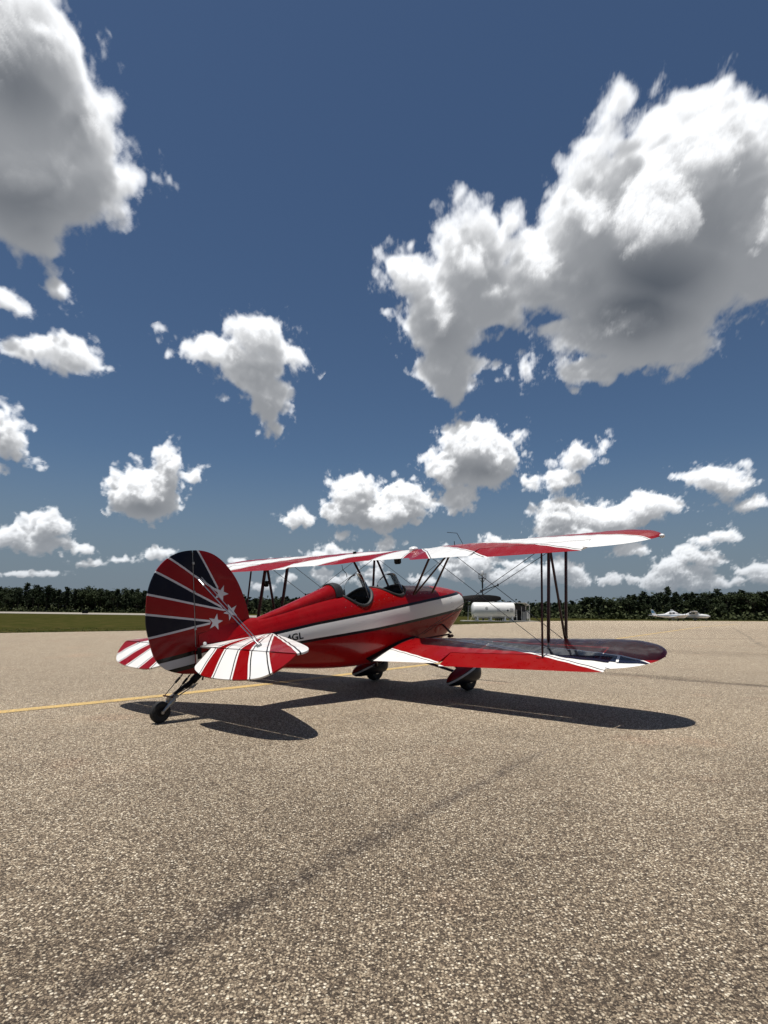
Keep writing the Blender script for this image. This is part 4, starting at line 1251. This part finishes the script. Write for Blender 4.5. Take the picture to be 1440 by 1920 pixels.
# propeller ------------------------------------------------------------
PZ, PY, PX = .668, 0.03, 5.74
bm = bmesh.new()
lathe(bm, [(.155, 5.56), (.150, 5.62), (.130, 5.72), (.095, 5.82), (.05, 5.89), (.005, 5.92)], 24, (0, PY, PZ), 'X'); sp_ = finish('spinner', bm, M_RED, plane)
for s in (-1, 1):
    bm = bmesh.new(); rings = []
    for r, w, tw, th_ in ((.06, .075, 55, .035), (.16, .10, 46, .028), (.30, .125, 35, .022), (.48, .135, 27, .017), (.66, .125, 21, .012), (.80, .10, 18, .009), (.87, .07, 16, .006), (.90, .03, 16, .003)):
        a = radians(tw + 28) * 1.0; ring = []
        for k in range(14):
            t = 2 * pi * k / 14; u = cos(t) * w / 2 * 1.0; v = sin(t) * th_ / 2
            ring.append(Vector((PX + (v * cos(radians(tw)) - u * sin(radians(tw)) * s), PY + s * r, PZ + (u * cos(radians(tw)) + v * sin(radians(tw)) * s) + s * r * .02)))
        rings.append(ring)
    ring_loft(bm, rings); finish('propeller_blade', bm, M_DARK, plane)

# landing gear ---------------------------------------------------------
M_PANTRED = M_RED
for s in (-1, 1):
    WY = .928; ax = Vector((4.40, s * WY, -.395))
    # tyre and hub
    bm = bmesh.new(); lathe(bm, [(.10, -.062), (.145, -.072), (.172, -.052), (.182, 0), (.172, .052), (.145, .072), (.10, .062)], 36, ax, 'Y')
    wheel = finish('main_wheel', bm, M_RUBBER, plane)
    bm = bmesh.new(); lathe(bm, [(.02, -.066), (.098, -.060), (.104, -.05), (.104, .05), (.098, .060), (.02, .066)], 24, ax, 'Y'); finish('wheel_hub', bm, M_ALU, wheel)
    # spat: teardrop shell open at the bottom
    bm = bmesh.new(); rings = []
    prof = [(4.70, -.36, -.33, .02), (4.685, -.255, -.44, .075), (4.62, -.20, -.475, .108), (4.52, -.178, -.478, .122), (4.40, -.175, -.470, .125), (4.28, -.187, -.462, .118), (4.15, -.212, -.450, .100), (4.02, -.245, -.435, .078), (3.92, -.280, -.415, .050), (3.85, -.330, -.370, .015)]
    for x, zt, zb, w in prof:
        zc = (zt + zb) / 2; h = (zt - zb) / 2; ring = []
        for k in range(20):
            t = 2 * pi * k / 20; cy, cz = cos(t), sin(t)
            ring.append(Vector((x, s * WY + w * math.copysign(abs(cy) ** .85, cy), zc + h * math.copysign(abs(cz) ** .8, cz))))
        rings.append(ring)
    ring_loft(bm, rings)
    A_, B_ = (3.86, -.382), (4.72, -.205)
    for o_ in (0, .030, .042, -.012): cutline(bm, (A_[0], A_[1] + o_), (B_[0], B_[1] + o_), 'xz')
    for f in bm.faces:
        c = f.calc_center_median(); d = sd(A_, B_, c.x, c.z)
        f.material_index = SILVER if 0 < d < .029 else (BLACK if -.012 < d < .041 else (RED_SHADED if d > 0 else NAVY_SHADED))
    finish('wheel_spat', bm, PAINTS, plane, angle=60)
    # gear legs
    bm = bmesh.new(); tube(bm, [(4.42, s * .36, .03), (4.40, s * .60, -.12), (4.40, s * .86, -.30)], .030, 10, ry=.062, axis=(1, 0, 0)); finish('landing_gear_leg', bm, M_STRUT, plane)
    bm = bmesh.new(); tube(bm, [(3.78, s * .34, .00), (4.36, s * .84, -.33)], .016, 10, ry=.030, axis=(1, 0, 0)); finish('landing_gear_brace', bm, M_STRUT, plane)
    bm = bmesh.new(); tube(bm, [(4.46, s * .30, .0), (4.43, s * .06, -.02)], .02, 8); finish('shock_strut', bm, M_DARK, plane)
    bm = bmesh.new(); tube(bm, [(4.46, s * .88, -.42), (4.52, s * .74, -.20), (4.50, s * .40, .02)], .008, 6); finish('brake_line', bm, M_DARK, plane)

# tail wheel -----------------------------------------------------------
C0 = Vector((-.030, 0, .112)); TOPP = Vector((.50, 0, .40))
bm = bmesh.new(); lathe(bm, [(.045, -.026), (.085, -.036), (.103, -.026), (.110, 0), (.103, .026), (.085, .036), (.045, .026)], 32, C0, 'Y'); tw = finish('tail_wheel', bm, M_RUBBER, plane)
bm = bmesh.new(); lathe(bm, [(.012, -.034), (.045, -.030), (.048, 0), (.045, .030), (.012, .034)], 20, C0, 'Y'); finish('wheel_hub', bm, M_DARK, tw)
bm = bmesh.new()
pv = Vector((.115, 0, .225))
for s in (-1, 1):
    tube(bm, [C0 + Vector((0, s * .045, 0)), pv + Vector((.0, s * .040, -.01))], [.013, .024], 8, ry=None)
    tube(bm, [C0 + Vector((0, s * .040, 0)), C0 + Vector((0, s * .058, 0))], .017, 10)
box(bm, pv + Vector((0, 0, .0)), (.10, .10, .030), rot=Matrix.Rotation(radians(-18), 3, 'Y'), bevel=.006)
box(bm, pv + Vector((.01, 0, .026)), (.13, .055, .020), rot=Matrix.Rotation(radians(-18), 3, 'Y'), bevel=.005)
finish('tail_wheel_fork', bm, M_ALU, plane, angle=45)
bm = bmesh.new()
tube(bm, [pv + Vector((.02, 0, .03)), Vector((.30, 0, .33)), TOPP], [.016, .017, .02], 8, ry=.030, axis=(0, 1, 0))
tube(bm, [Vector((.36, 0, .345)), Vector((.47, 0, .42))], .040, 12)
tube(bm, [Vector((.27, 0, .30)), Vector((.35, 0, .345))], .027, 10)
finish('tail_spring', bm, M_DARK, plane)
for s in (-1, 1):
    bm = bmesh.new(); a = pv + Vector((-.04, s * .075, .03)); b = Vector((.30, s * .07, .44)); d = b - a
    tube(bm, [a, b], .0045, 6); tube(bm, [a + d * .55, a + d * .80], .013, 8); tube(bm, [a + d * .84, a + d * .93], .009, 8); finish('steering_spring', bm, M_DARK, plane)
    bm = bmesh.new(); tube(bm, [pv + Vector((.05, s * .03, .01)), Vector((.40, s * .03, .315))], .006, 6); tube(bm, [Vector((.33, s * .025, .28)), Vector((.37, s * .035, .31))], .014, 8); finish('spring_clamp', bm, M_ALU, plane)
bm = bmesh.new(); tube(bm, [pv + Vector((-.05, -.09, .025)), pv + Vector((-.05, .09, .025))], .008, 8); finish('steering_horn', bm, M_STRUT, plane)

# ------------------------------------------------------------------ tree line
def leaf_material(name, c1, c2):
    m, N, b = material(name)
    oi = N.new('ShaderNodeObjectInfo').outputs['Random']
    pos = N.new('ShaderNodeNewGeometry').outputs['Position']
    n = N.noise(pos, .9, 3, .6)
    col = N.mix(N.math('ADD', N.math('MULTIPLY', n, .6), N.math('MULTIPLY', oi, .4)), c1, c2)
    N.put(b.inputs['Base Color'], col); b.inputs['Roughness'].default_value = .7; b.inputs['Specular IOR Level'].default_value = .2
    return m
M_PINE = leaf_material('pine_needles', (.012, .022, .009), (.032, .046, .018))
M_LEAF = leaf_material('broad_leaves', (.016, .028, .010), (.048, .064, .022))
M_BUSH = leaf_material('scrub_leaves', (.024, .036, .012), (.070, .082, .030))
M_BARK = simple('bark', (.07, .052, .040), .9, var=.3)
rt = random.Random(21)
def clump(vs, fs, c, size, rnd, n=3):
    for _ in range(n):
        a = Vector((rnd.gauss(0, 1), rnd.gauss(0, 1), rnd.gauss(0, .6))).normalized()
        b = a.cross(Vector((rnd.gauss(0, 1), rnd.gauss(0, 1), rnd.gauss(0, 1)))).normalized()
        o = Vector(c) + Vector((rnd.gauss(0, .5), rnd.gauss(0, .5), rnd.gauss(0, .4))) * size
        s = size * rnd.uniform(.55, 1.2); k = len(vs)
        vs += [o - a * s * .6, o + b * s * .45, o + a * s * .7, o - b * s * .4]
        fs.append((k, k + 1, k + 2, k + 3))
def mesh_from(name, vs, fs, mat):
    me = bpy.data.meshes.new(name); me.from_pydata([tuple(v) for v in vs], [], fs); me.materials.append(mat); me.update(); return me
def tree_proto(kind, seed):
    rnd = random.Random(seed); H = 10.0
    bm = bmesh.new()
    lean = Vector((rnd.uniform(-.4, .4), rnd.uniform(-.4, .4), 0))
    P_ = [lean * (t ** 2) + Vector((0, 0, H * t)) for t in (0, .25, .5, .75, .95)]
    tube(bm, P_, [.20, .16, .12, .08, .03], 7)
    vs, fs = [], []
    if kind == 'pine':
        c0 = rnd.uniform(.22, .42)
        for k in range(rnd.randint(26, 34)):
            t = c0 + (1 - c0) * (k / 30) ** .9; t = min(t, .99)
            r = (1.9 * (1 - t) ** .75 + .35) * rnd.uniform(.65, 1.25); a = rnd.uniform(0, 2 * pi)
            p = lean * t * t + Vector((0, 0, H * t)); e = p + Vector((cos(a) * r, sin(a) * r, rnd.uniform(-.1, .5)))
            tube(bm, [p, e], [.04, .012], 4)
            for j in range(9):
                q = p.lerp(e, .35 + .65 * j / 8)
                clump(vs, fs, q + Vector((rnd.gauss(0, .18), rnd.gauss(0, .18), rnd.gauss(0, .15))), .42, rnd, 4)
    else:
        nb = rnd.randint(7, 11)
        for k in range(nb):
            t = rnd.uniform(.38, .86); a = 2 * pi * k / nb + rnd.uniform(-.4, .4)
            r = (2.5 * sin(pi * min(1, (t - .12) / .95)) + .3) * rnd.uniform(.6, 1.1)
            p = Vector((0, 0, H * (t - .18))); e = Vector((cos(a) * r, sin(a) * r, H * t))
            tube(bm, [p, e], [.08, .02], 5)
            R = rnd.uniform(.9, 1.5)
            for j in range(58):
                d = Vector((rnd.gauss(0, 1), rnd.gauss(0, 1), rnd.gauss(0, .8))).normalized() * R * rnd.uniform(.55, 1.05)
                clump(vs, fs, e + d, .38, rnd, 3)
        for j in range(90):
            d = Vector((rnd.gauss(0, 1), rnd.gauss(0, 1), rnd.gauss(0, 1))).normalized() * rnd.uniform(.5, 1.6)
            clump(vs, fs, Vector((0, 0, H * .82)) + d, .38, rnd, 3)
    me_t = bpy.data.meshes.new('trunk'); bm.to_mesh(me_t); bm.free(); me_t.materials.append(M_BARK)
    me_c = mesh_from('crown', vs, fs, M_PINE if kind == 'pine' else M_LEAF)
    return me_t, me_c
PROTO = [('pine', tree_proto('pine', 100 + i)) for i in range(6)] + [('broadleaf', tree_proto('broad', 200 + i)) for i in range(5)]
# bearing (degrees right of straight ahead), distance forward, height
EDGE = [(-38, 300, 14.0), (-33.2, 320, 13.2), (-28, 325, 13.8), (-22, 325, 12.6), (-14, 300, 8.6), (-6, 285, 8.0), (2, 270, 7.4), (8, 240, 6.9), (12, 205, 5.3), (16, 182, 4.7), (19.5, 172, 6.3), (22, 168, 6.1), (25, 165, 8.0), (28, 165, 7.6), (31, 165, 8.1), (33.5, 165, 9.3), (36, 165, 8.2), (42, 170, 8.5)]
def edge(b):
    d = interp([(a, v) for a, v, _ in EDGE], b); h = interp([(a, v) for a, _, v in EDGE], b); return d, h
TREES = []
ZONES = [(-99, 'at the far left picture edge'), (-31, 'between the left edge and the dark sign'), (-26, 'just left of the rudder'), (-21.5, 'behind the starred tail'), (-14.4, 'seen under the left upper wing'), (-5, 'hidden behind the fuselage'), (7.5, 'behind the fuel tank'), (14, 'behind the wing struts, right of the tank'), (21, 'left of the parked aeroplanes'), (24.5, 'behind the parked aeroplanes'), (29, 'right of the parked aeroplanes')]
b = -37.5
while b < 40.5:
    hidden = (-21.5 < b < -14.3) or (-5 < b < 7.5)
    for row in range(2):
        if hidden and row: continue
        bb = b + rt.uniform(-.16, .16); d, h = edge(bb)
        d += row * rt.uniform(6, 12) + rt.uniform(0, 4)
        h *= rt.choice((.66, .80, .88, .95, 1.0, 1.04, 1.12)) * (1.03 if row else .92)
        pw = .72 if bb > 5 else .5
        cand = [p for p in PROTO if p[0] == ('pine' if rt.random() < pw else 'broadleaf')]
        kind, (mt, mc) = rt.choice(cand)
        X = d * math.tan(radians(bb))
        nm = 'pine_tree' if kind == 'pine' else 'broadleaf_tree'
        e = empty(nm, (X, d, -.05), rt.uniform(0, 6.28)); s = h / 10.0; wz = rt.uniform(.95, 1.3) * (1.15 if h < 9 else 1)
        e.scale = (s * wz, s * wz, s)
        zone = [z for z in ZONES if bb >= z[0]][-1][1]
        look = ('tall ' if h > d * .036 + 1.4 else 'short ' if h < d * .026 + .8 else 'mid-height ') + ('dark pine' if kind == 'pine' else 'round-crowned leafy tree')
        tag(e, look + (' set back' if row else '') + ' ' + zone, 'tree', look + 's ' + zone + (' (second row)' if row else ''))
        o1 = bpy.data.objects.new('trunk', mt); o2 = bpy.data.objects.new('crown', mc)
        for o in (o1, o2): COL.objects.link(o); o.parent = e
        TREES.append(e)
    b += .50 if not hidden else .8
# understory scrub and the wood behind, read as one mass
vs, fs = [], []
for k in range(15000):
    bb = rt.uniform(-38, 41); d, h = edge(bb)
    dd = d - 5 + rt.uniform(0, 13); z = abs(rt.gauss(0, .55)) * (1 + .9 * sin(bb * 7.3) * sin(bb * 2.1)) * (d / 240 + .45) * 1.3
    clump(vs, fs, (dd * math.tan(radians(bb)), dd, z), rt.uniform(.5, 1.0), rt, 2)
o = bpy.data.objects.new('scrub', mesh_from('scrub', vs, fs, M_BUSH)); COL.objects.link(o)
tag(o, 'low green scrub along the foot of the tree line', 'scrub', None, 'stuff')
vs, fs = [], []
for k in range(26000):
    bb = rt.uniform(-39, 42); d, h = edge(bb)
    dd = d + rt.uniform(14, 34); hh = h * (.74 + .14 * sin(bb * 5.1) + .10 * sin(bb * 13.7 + 1))
    clump(vs, fs, (dd * math.tan(radians(bb)), dd, hh * rt.random() ** .8), rt.uniform(.9, 1.7) * (d / 300 + .35), rt, 2)
o = bpy.data.objects.new('far_wood', mesh_from('far_wood', vs, fs, M_PINE)); COL.objects.link(o)
tag(o, 'dark mass of woodland filling in behind the tree line', 'woodland', None, 'stuff')
# mown grass tufts along the apron's far-left edge
M_TUFT = leaf_material('grass_blades', (.045, .060, .012), (.10, .10, .035))
vs, fs = [], []
gp = [(-30, 16), (-18.7, 29.2), (-13.7, 34.6), (-4.5, 46.0), (7.8, 61.9), (14.5, 73), (21.6, 89.5)]
for k in range(9000):
    i = rt.randrange(len(gp) - 1); t = rt.random(); a = Vector(gp[i]).lerp(Vector(gp[i + 1]), t); d = (Vector(gp[i + 1]) - Vector(gp[i])).normalized()
    n = Vector((-d.y, d.x)); off = rt.random() ** 2 * 9 + .02
    p = a + n * off; h = rt.uniform(.02, .07); w = rt.uniform(.01, .03); q = len(vs); an = rt.uniform(0, pi)
    vs += [Vector((p.x - w * cos(an), p.y - w * sin(an), -.05)), Vector((p.x + w * cos(an), p.y + w * sin(an), -.05)), Vector((p.x + rt.gauss(0, .03), p.y + rt.gauss(0, .03), -.05 + h))]
    fs.append((q, q + 1, q + 2))
o = bpy.data.objects.new('grass_tufts', mesh_from('grass_tufts', vs, fs, M_TUFT)); COL.objects.link(o)
tag(o, 'short grass blades where the field meets the apron', 'grass', None, 'stuff')

# ------------------------------------------------------------------ fuel tank
M_MAST = simple('dark_mast', (.045, .045, .05), .6, .3)
def part(name, parent, mat, fn, **kw):
    bm = bmesh.new(); fn(bm); return finish(name, bm, mat, parent, **kw)
pad = bmesh.new(); box(pad, (0, 0, .0), (11.4, 4.8, .22), bevel=.02)
po = finish('fuel_pad', pad, M_CONC); po.location = (17.9, 92.2, -.03); po['kind'] = 'structure'
TK = empty('fuel_tank', (17.0, 91.6, .08)); tag(TK, 'white horizontal fuel storage tank on saddles with a roofed pump bay at its right end', 'fuel tank')
R_ = 1.22; ZC = 1.56
def tankbody(bm):
    prof = [(.01, -3.42), (.45, -3.40), (.85, -3.33), (1.08, -3.22), (R_ * .98, -3.08), (R_, -2.95), (R_, 2.95), (R_ * .98, 3.05), (1.0, 3.15), (.01, 3.2)]
    lathe(bm, prof, 48, (0, 0, ZC), 'X')
tb = part('tank_shell', TK, M_TANK, tankbody, angle=30)
for x in (-1.5, 0, 1.5): part('weld_band', tb, M_TANK, lambda bm: lathe(bm, [(R_ + .001, x - .02), (R_ + .012, x - .015), (R_ + .012, x + .015), (R_ + .001, x + .02)], 48, (0, 0, ZC), 'X'))
for x in (-2.6, -.55, 1.6, 2.7):
    part('saddle', TK, M_TANK, lambda bm: (box(bm, (x, -.75, .33), (.22, .25, .66), bevel=.02), box(bm, (x, .75, .33), (.22, .25, .66), bevel=.02), box(bm, (x, 0, .12), (.24, 1.9, .24), bevel=.02)))
part('vent_pipe', TK, M_GREYM, lambda bm: tube(bm, [(-2.4, 0, ZC + R_ - .05), (-2.4, 0, ZC + R_ + .55)], .035, 8))
part('vent_pipe', TK, M_GREYM, lambda bm: tube(bm, [(1.6, 0, ZC + R_ - .05), (1.6, 0, ZC + R_ + .42)], .04, 8))
part('manway', TK, M_TANK, lambda bm: lathe(bm, [(.30, 0), (.30, .12), (.34, .12), (.34, .17), (.01, .19)], 20, (-.3, 0, ZC + R_ - .04)))
# printed marks on the shell facing the camera
def wrapflat(bm, outline, cx, cz, mat=0, lift=.004):
    v0 = []
    for u, w in outline:
        z = cz + w; y = -sqrt(max(0, (R_ + lift) ** 2 - (z - ZC) ** 2)); v0.append(bm.verts.new((cx + u, y, z)))
    f = bm.faces.new(v0); f.material_index = mat
M_MARK = simple('dark_lettering', (.03, .035, .04), .5)
M_MARKB = simple('grey_lettering', (.28, .30, .32), .5)
def ringmark(bm, cx, cz, r0, r1):
    for k in range(20):
        a, b = 2 * pi * k / 20, 2 * pi * (k + 1) / 20
        wrapflat(bm, [(r0 * cos(a), r0 * sin(a)), (r1 * cos(a), r1 * sin(a)), (r1 * cos(b), r1 * sin(b)), (r0 * cos(b), r0 * sin(b))], cx, cz)
part('round_emblem', tb, M_MARK, lambda bm: (ringmark(bm, -1.25, 1.85, .15, .21), wrapflat(bm, [(-.07, -.07), (.07, -.07), (.07, .08), (-.07, .08)], -1.25, 1.85)), smooth=False)
part('hazard_diamond', tb, M_MARK, lambda bm: wrapflat(bm, [(-.18, 0), (0, -.18), (.18, 0), (0, .18)], 1.95, 1.55), smooth=False)
def bars(bm, cx, cz, w, rows):
    rr = random.Random(int(cx * 10))
    for i in range(rows):
        x = -w / 2
        while x < w / 2:
            l = rr.uniform(.05, .12); wrapflat(bm, [(x, -.028), (min(x + l, w / 2), -.028), (min(x + l, w / 2), .028), (x, .028)], cx, cz - i * .11); x += l + .04
part('notice_panel', tb, M_MARKB, lambda bm: bars(bm, .55, 1.86, .5, 5), smooth=False)
part('notice_panel', tb, M_MARK, lambda bm: bars(bm, 2.52, 1.85, .44, 5), smooth=False)
# pump bay with its roof, cabinet, pipes
def roof(bm):
    pts = [(3.15, ZC + R_ + .0), (4.75, ZC + R_ - .02), (5.35, ZC + R_ - .42), (5.35, ZC + R_ - .50), (4.72, ZC + R_ - .12), (3.15, ZC + R_ - .10)]
    ring_loft(bm, [[Vector((x, y, z)) for x, z in pts] for y in (-1.25, 1.25)])
part('pump_roof', TK, M_TANK, roof, smooth=False)
for x, y in ((5.25, -1.15), (5.25, 1.15), (3.3, 1.15)): part('roof_post', TK, M_TANK, lambda bm: tube(bm, [(x, y, 0), (x, y, 2.35)], .045, 8))
part('back_panel', TK, M_MAST, lambda bm: box(bm, (4.25, 1.2, 1.2), (2.2, .04, 2.3)))
part('pump_cabinet', TK, M_GREYM, lambda bm: (box(bm, (4.55, -.5, .72), (.55, .5, 1.35), bevel=.03), box(bm, (4.55, -.76, 1.05), (.36, .03, .35), bevel=.01)))
part('card_reader', TK, M_TANK, lambda bm: (box(bm, (5.02, -.9, .95), (.30, .24, 1.2), bevel=.03), tube(bm, [(5.02, -.9, .0), (5.02, -.9, .5)], .05, 8)))
part('hose_reel', TK, M_DARK, lambda bm: (lathe(bm, [(.12, -.20), (.36, -.20), (.36, -.17), (.22, -.16), (.22, .16), (.36, .17), (.36, .20), (.12, .20)], 24, (3.75, -.6, 1.25), 'Y'), box(bm, (3.75, -.6, .5), (.5, .4, .9), bevel=.02)))
part('pipework', TK, M_TANK, lambda bm: (tube(bm, [(3.2, -.4, .7), (3.6, -.4, .55), (4.3, -.4, .45)], .06, 10), tube(bm, [(3.25, .3, 1.1), (3.9, .3, .7), (4.3, .3, .7)], .05, 8), tube(bm, [(3.35, -.95, .1), (3.35, -.95, 1.7)], .035, 8), tube(bm, [(4.1, -.95, .1), (4.1, -.95, 2.2)], .03, 8)))
# fire extinguishers / drums below the shell
for x in (.15, .42, .69, .96):
    e = part('small_drum', None, M_DARK, lambda bm: lathe(bm, [(.01, 0), (.10, 0), (.105, .05), (.105, .34), (.10, .38), (.01, .38)], 16, (0, 0, 0)))
    e.location = (17.0 + x, 90.55, .08); tag(e, 'small dark drum standing on the pad below the middle of the white fuel tank', 'drum', 'drums under the fuel tank')
# steps at the left end
ST = empty('access_steps', (13.25, 91.2, .08)); tag(ST, 'pale yellowish metal access steps with handrails at the left end of the fuel tank', 'steps')
M_STEP = simple('faded_yellow_steel', (.52, .48, .28), .5, .2)
for k in range(5): part('tread', ST, M_STEP, lambda bm: box(bm, (.25 + .10 * k, 0, .22 + .24 * k), (.30, .8, .04), bevel=.005))
for y in (-.4, .4):
    part('stringer', ST, M_STEP, lambda bm: tube(bm, [(.05, y, 0), (.72, y, 1.2)], .03, 6))
    part('handrail', ST, M_GREYM, lambda bm: tube(bm, [(-.28, y, 0), (-.12, y, 2.2), (.12, y, 2.25), (.30, y, 1.2), (.75, y, 1.25), (.82, y, 0)], .028, 6))
for z in (.5, 1.0, 1.5): part('rung', ST, M_GREYM, lambda bm: tube(bm, [(-.28 + .07 * z, -.4, z), (-.28 + .07 * z, .4, z)], .02, 6))

# ------------------------------------------------------------------ beacon tower
BT = empty('beacon_tower', (16.95, 101, -.05)); tag(BT, 'slim beacon mast with railed platform and pale lamp head rising behind the fuel tank', 'beacon mast')
part('mast', BT, M_MAST, lambda bm: (tube(bm, [(0, 0, 0), (0, 0, 3.2)], [.15, .13], 10), tube(bm, [(0, 0, 3.2), (0, 0, 5.6)], [.10, .09], 10), tube(bm, [(0, 0, 5.5), (0, 0, 7.2)], [.13, .15], 10)))
part('platform', BT, M_MAST, lambda bm: lathe(bm, [(.1, 7.12), (.66, 7.14), (.66, 7.20), (.1, 7.20)], 20))
for k in range(8):
    a = 2 * pi * k / 8; c_, s_ = cos(a) * .68, sin(a) * .68
    part('rail_post', BT, M_GREYM, lambda bm: tube(bm, [(c_, s_, 7.15), (c_, s_, 7.95)], .022, 6))
    part('bracket', BT, M_GREYM, lambda bm: tube(bm, [(cos(a) * .12, sin(a) * .12, 6.5), (c_ * .95, s_ * .95, 7.12)], .02, 6))
for z in (7.5, 7.75, 7.95): part('guard_rail', BT, M_GREYM, lambda bm: tube(bm, [(cos(2 * pi * k / 20) * .68, sin(2 * pi * k / 20) * .68, z) for k in range(21)], .02, 6, cap=False))
part('beacon_head', BT, M_PLANEW, lambda bm: lathe(bm, [(.12, 7.2), (.14, 7.7), (.26, 7.85), (.28, 8.25), (.20, 8.42), (.02, 8.5)], 20))

# ------------------------------------------------------------------ parked light aeroplanes
def fus_generic(bm, prof, mat=0):
    rings = []
    for x, zc, w, h in prof:
        rings.append([Vector((x, w * math.copysign(abs(cos(t)) ** .8, cos(t)), zc + h * math.copysign(abs(sin(t)) ** .85, sin(t)))) for t in [2 * pi * k / 20 for k in range(20)]])
    ring_loft(bm, rings, mat=mat)
def slabwing(bm, root, tip, cr, ct, thick, s, sweep=0):
    rings = []
    for p, c in ((root, cr), (tip, ct)):
        ring = []
        for u, w in ((0, 0), (.08, .5), (.35, .7), (1, .02), (.6, -.35), (.1, -.4)):
            ring.append(Vector((p[0] + c * .25 - u * c, p[1], p[2] + w * thick)))
        rings.append(ring)
    ring_loft(bm, rings)
def light_plane(name, loc, rz, high, label, cat):
    e = empty(name, loc, rz); tag(e, label, cat, None)
    prof = [(-4.3, 1.05, .05, .08), (-3.4, 1.04, .14, .20), (-2.0, 1.04, .32, .36), (-.9, 1.07, .50, .50), (0, 1.08, .56, .54), (1.2, 1.02, .54, .46), (2.2, .98, .44, .38), (2.65, .97, .32, .30), (2.75, .97, .18, .18)]
    part('fuselage', e, M_PLANEW, lambda bm: fus_generic(bm, prof), angle=60)
    part('cabin', e, M_PLANEW, lambda bm: fus_generic(bm, [(-1.5, 1.35, .30, .15), (-.7, 1.52, .46, .34), (.3, 1.56, .48, .38), (.9, 1.44, .46, .26), (1.3, 1.30, .40, .10)]), angle=60)
    part('windscreen', e, M_GLASSD, lambda bm: fus_generic(bm, [(.52, 1.56, .44, .30), (.92, 1.46, .45, .24), (1.26, 1.34, .38, .10)]), angle=60)
    for s in (-1, 1):
        for x in (-.75, -.1): part('side_window', e, M_GLASSD, lambda bm: box(bm, (x, s * .47, 1.58), (.52, .05, .30), bevel=.02))
        part('cheatline', e, M_PLANEB, lambda bm: ring_loft(bm, [[Vector((x, s * (w + .012), z + .05)), Vector((x, s * (w + .012), z - .03))] for x, z, w, h in prof[1:7]], False, False, closed=False))
        zr = 1.86 if high else .72
        part('wing', e, M_PLANEW, lambda bm: slabwing(bm, (.35, s * .3, zr), (.35, s * 4.6, zr + (.12 if high else .45)), 1.6, 1.35, .16, s), angle=50)
        part('tailplane', e, M_PLANEW, lambda bm: slabwing(bm, (-3.9, s * .06, 1.10), (-3.95, s * 1.55, 1.12), .85, .7, .07, s), angle=50)
        part('landing_gear_leg', e, M_GREYM, lambda bm: tube(bm, [(.1, s * (.5 if high else 1.35), .75), (.1, s * (1.1 if high else 1.45), .22)], .04, 8))
        w = part('main_wheel', e, M_RUBBER, lambda bm: lathe(bm, [(.08, -.07), (.17, -.08), (.20, 0), (.17, .08), (.08, .07)], 20, (.1, s * (1.15 if high else 1.47), .20), 'Y'))
        part('wheel_spat', w, M_PLANEW, lambda bm: fus_generic(bm, [(x + .1, z, ww, h) for x, z, ww, h in ((-.45, .30, .02, .03), (-.2, .30, .10, .12), (.1, .30, .12, .13), (.32, .28, .03, .05))]))
        if high: part('wing_strut', e, M_PLANEW, lambda bm: tube(bm, [(.3, s * .5, .75), (.3, s * 2.5, 1.85)], .03, 8))
    def fin(bm):
        pts = [(-3.35, 1.15), (-4.25, 2.25), (-4.62, 2.25), (-4.40, 1.15)] if not high else [(-3.1, 1.15), (-4.05, 2.35), (-4.55, 2.35), (-4.35, 1.1)]
        ring_loft(bm, [[Vector((x, y, z)) for x, z in pts] for y in (-.04, .04)])
    f = part('tail_fin', e, M_PLANEW, fin, smooth=False)
    part('fin_trim', f, M_PLANEB, lambda bm: ring_loft(bm, [[Vector((x, y, z)) for x, z in ((-3.75, 1.55), (-4.18, 2.08), (-4.58, 2.08), (-4.48, 1.55))] for y in (-.046, .046)]), smooth=False)
    part('nose_leg', e, M_GREYM, lambda bm: tube(bm, [(2.1, 0, .75), (2.2, 0, .22)], .04, 8))
    part('nose_wheel', e, M_RUBBER, lambda bm: lathe(bm, [(.06, -.06), (.14, -.07), (.17, 0), (.14, .07), (.06, .06)], 20, (2.2, 0, .17), 'Y'))
    part('spinner', e, M_PLANEW, lambda bm: lathe(bm, [(.16, 2.75), (.12, 2.9), (.02, 3.0)], 16, (0, 0, .97), 'X'))
    for s in (-1, 1): part('propeller_blade', e, M_DARK, lambda bm: box(bm, (2.83, s * .16, .97 + s * .42), (.03, .11, .85), rot=Matrix.Rotation(radians(-20), 3, 'X')))
    return e
light_plane('light_aeroplane', (58.4, 120, 0), radians(6), False, 'white low-wing light aeroplane with pale blue tail fin parked before the right-hand trees', 'aeroplane')
light_plane('light_aeroplane', (66.4, 127, 0), radians(-28), True, 'white high-wing light aeroplane parked just beyond the nose of the blue-tailed one', 'aeroplane')
# fuel-side airfield sign on the left grass
SG = empty('airfield_sign', (-78.8, 157.5, -.05), radians(-8)); tag(SG, 'small dark sign box on short legs by the far runway left of the tail', 'airfield sign')
part('sign_box', SG, M_DARK, lambda bm: box(bm, (0, 0, .75), (1.6, .25, .75), bevel=.02))
for x in (-.55, 0, .55): part('sign_leg', SG, M_GREYM, lambda bm: tube(bm, [(x, 0, 0), (x, 0, .4)], .04, 6))
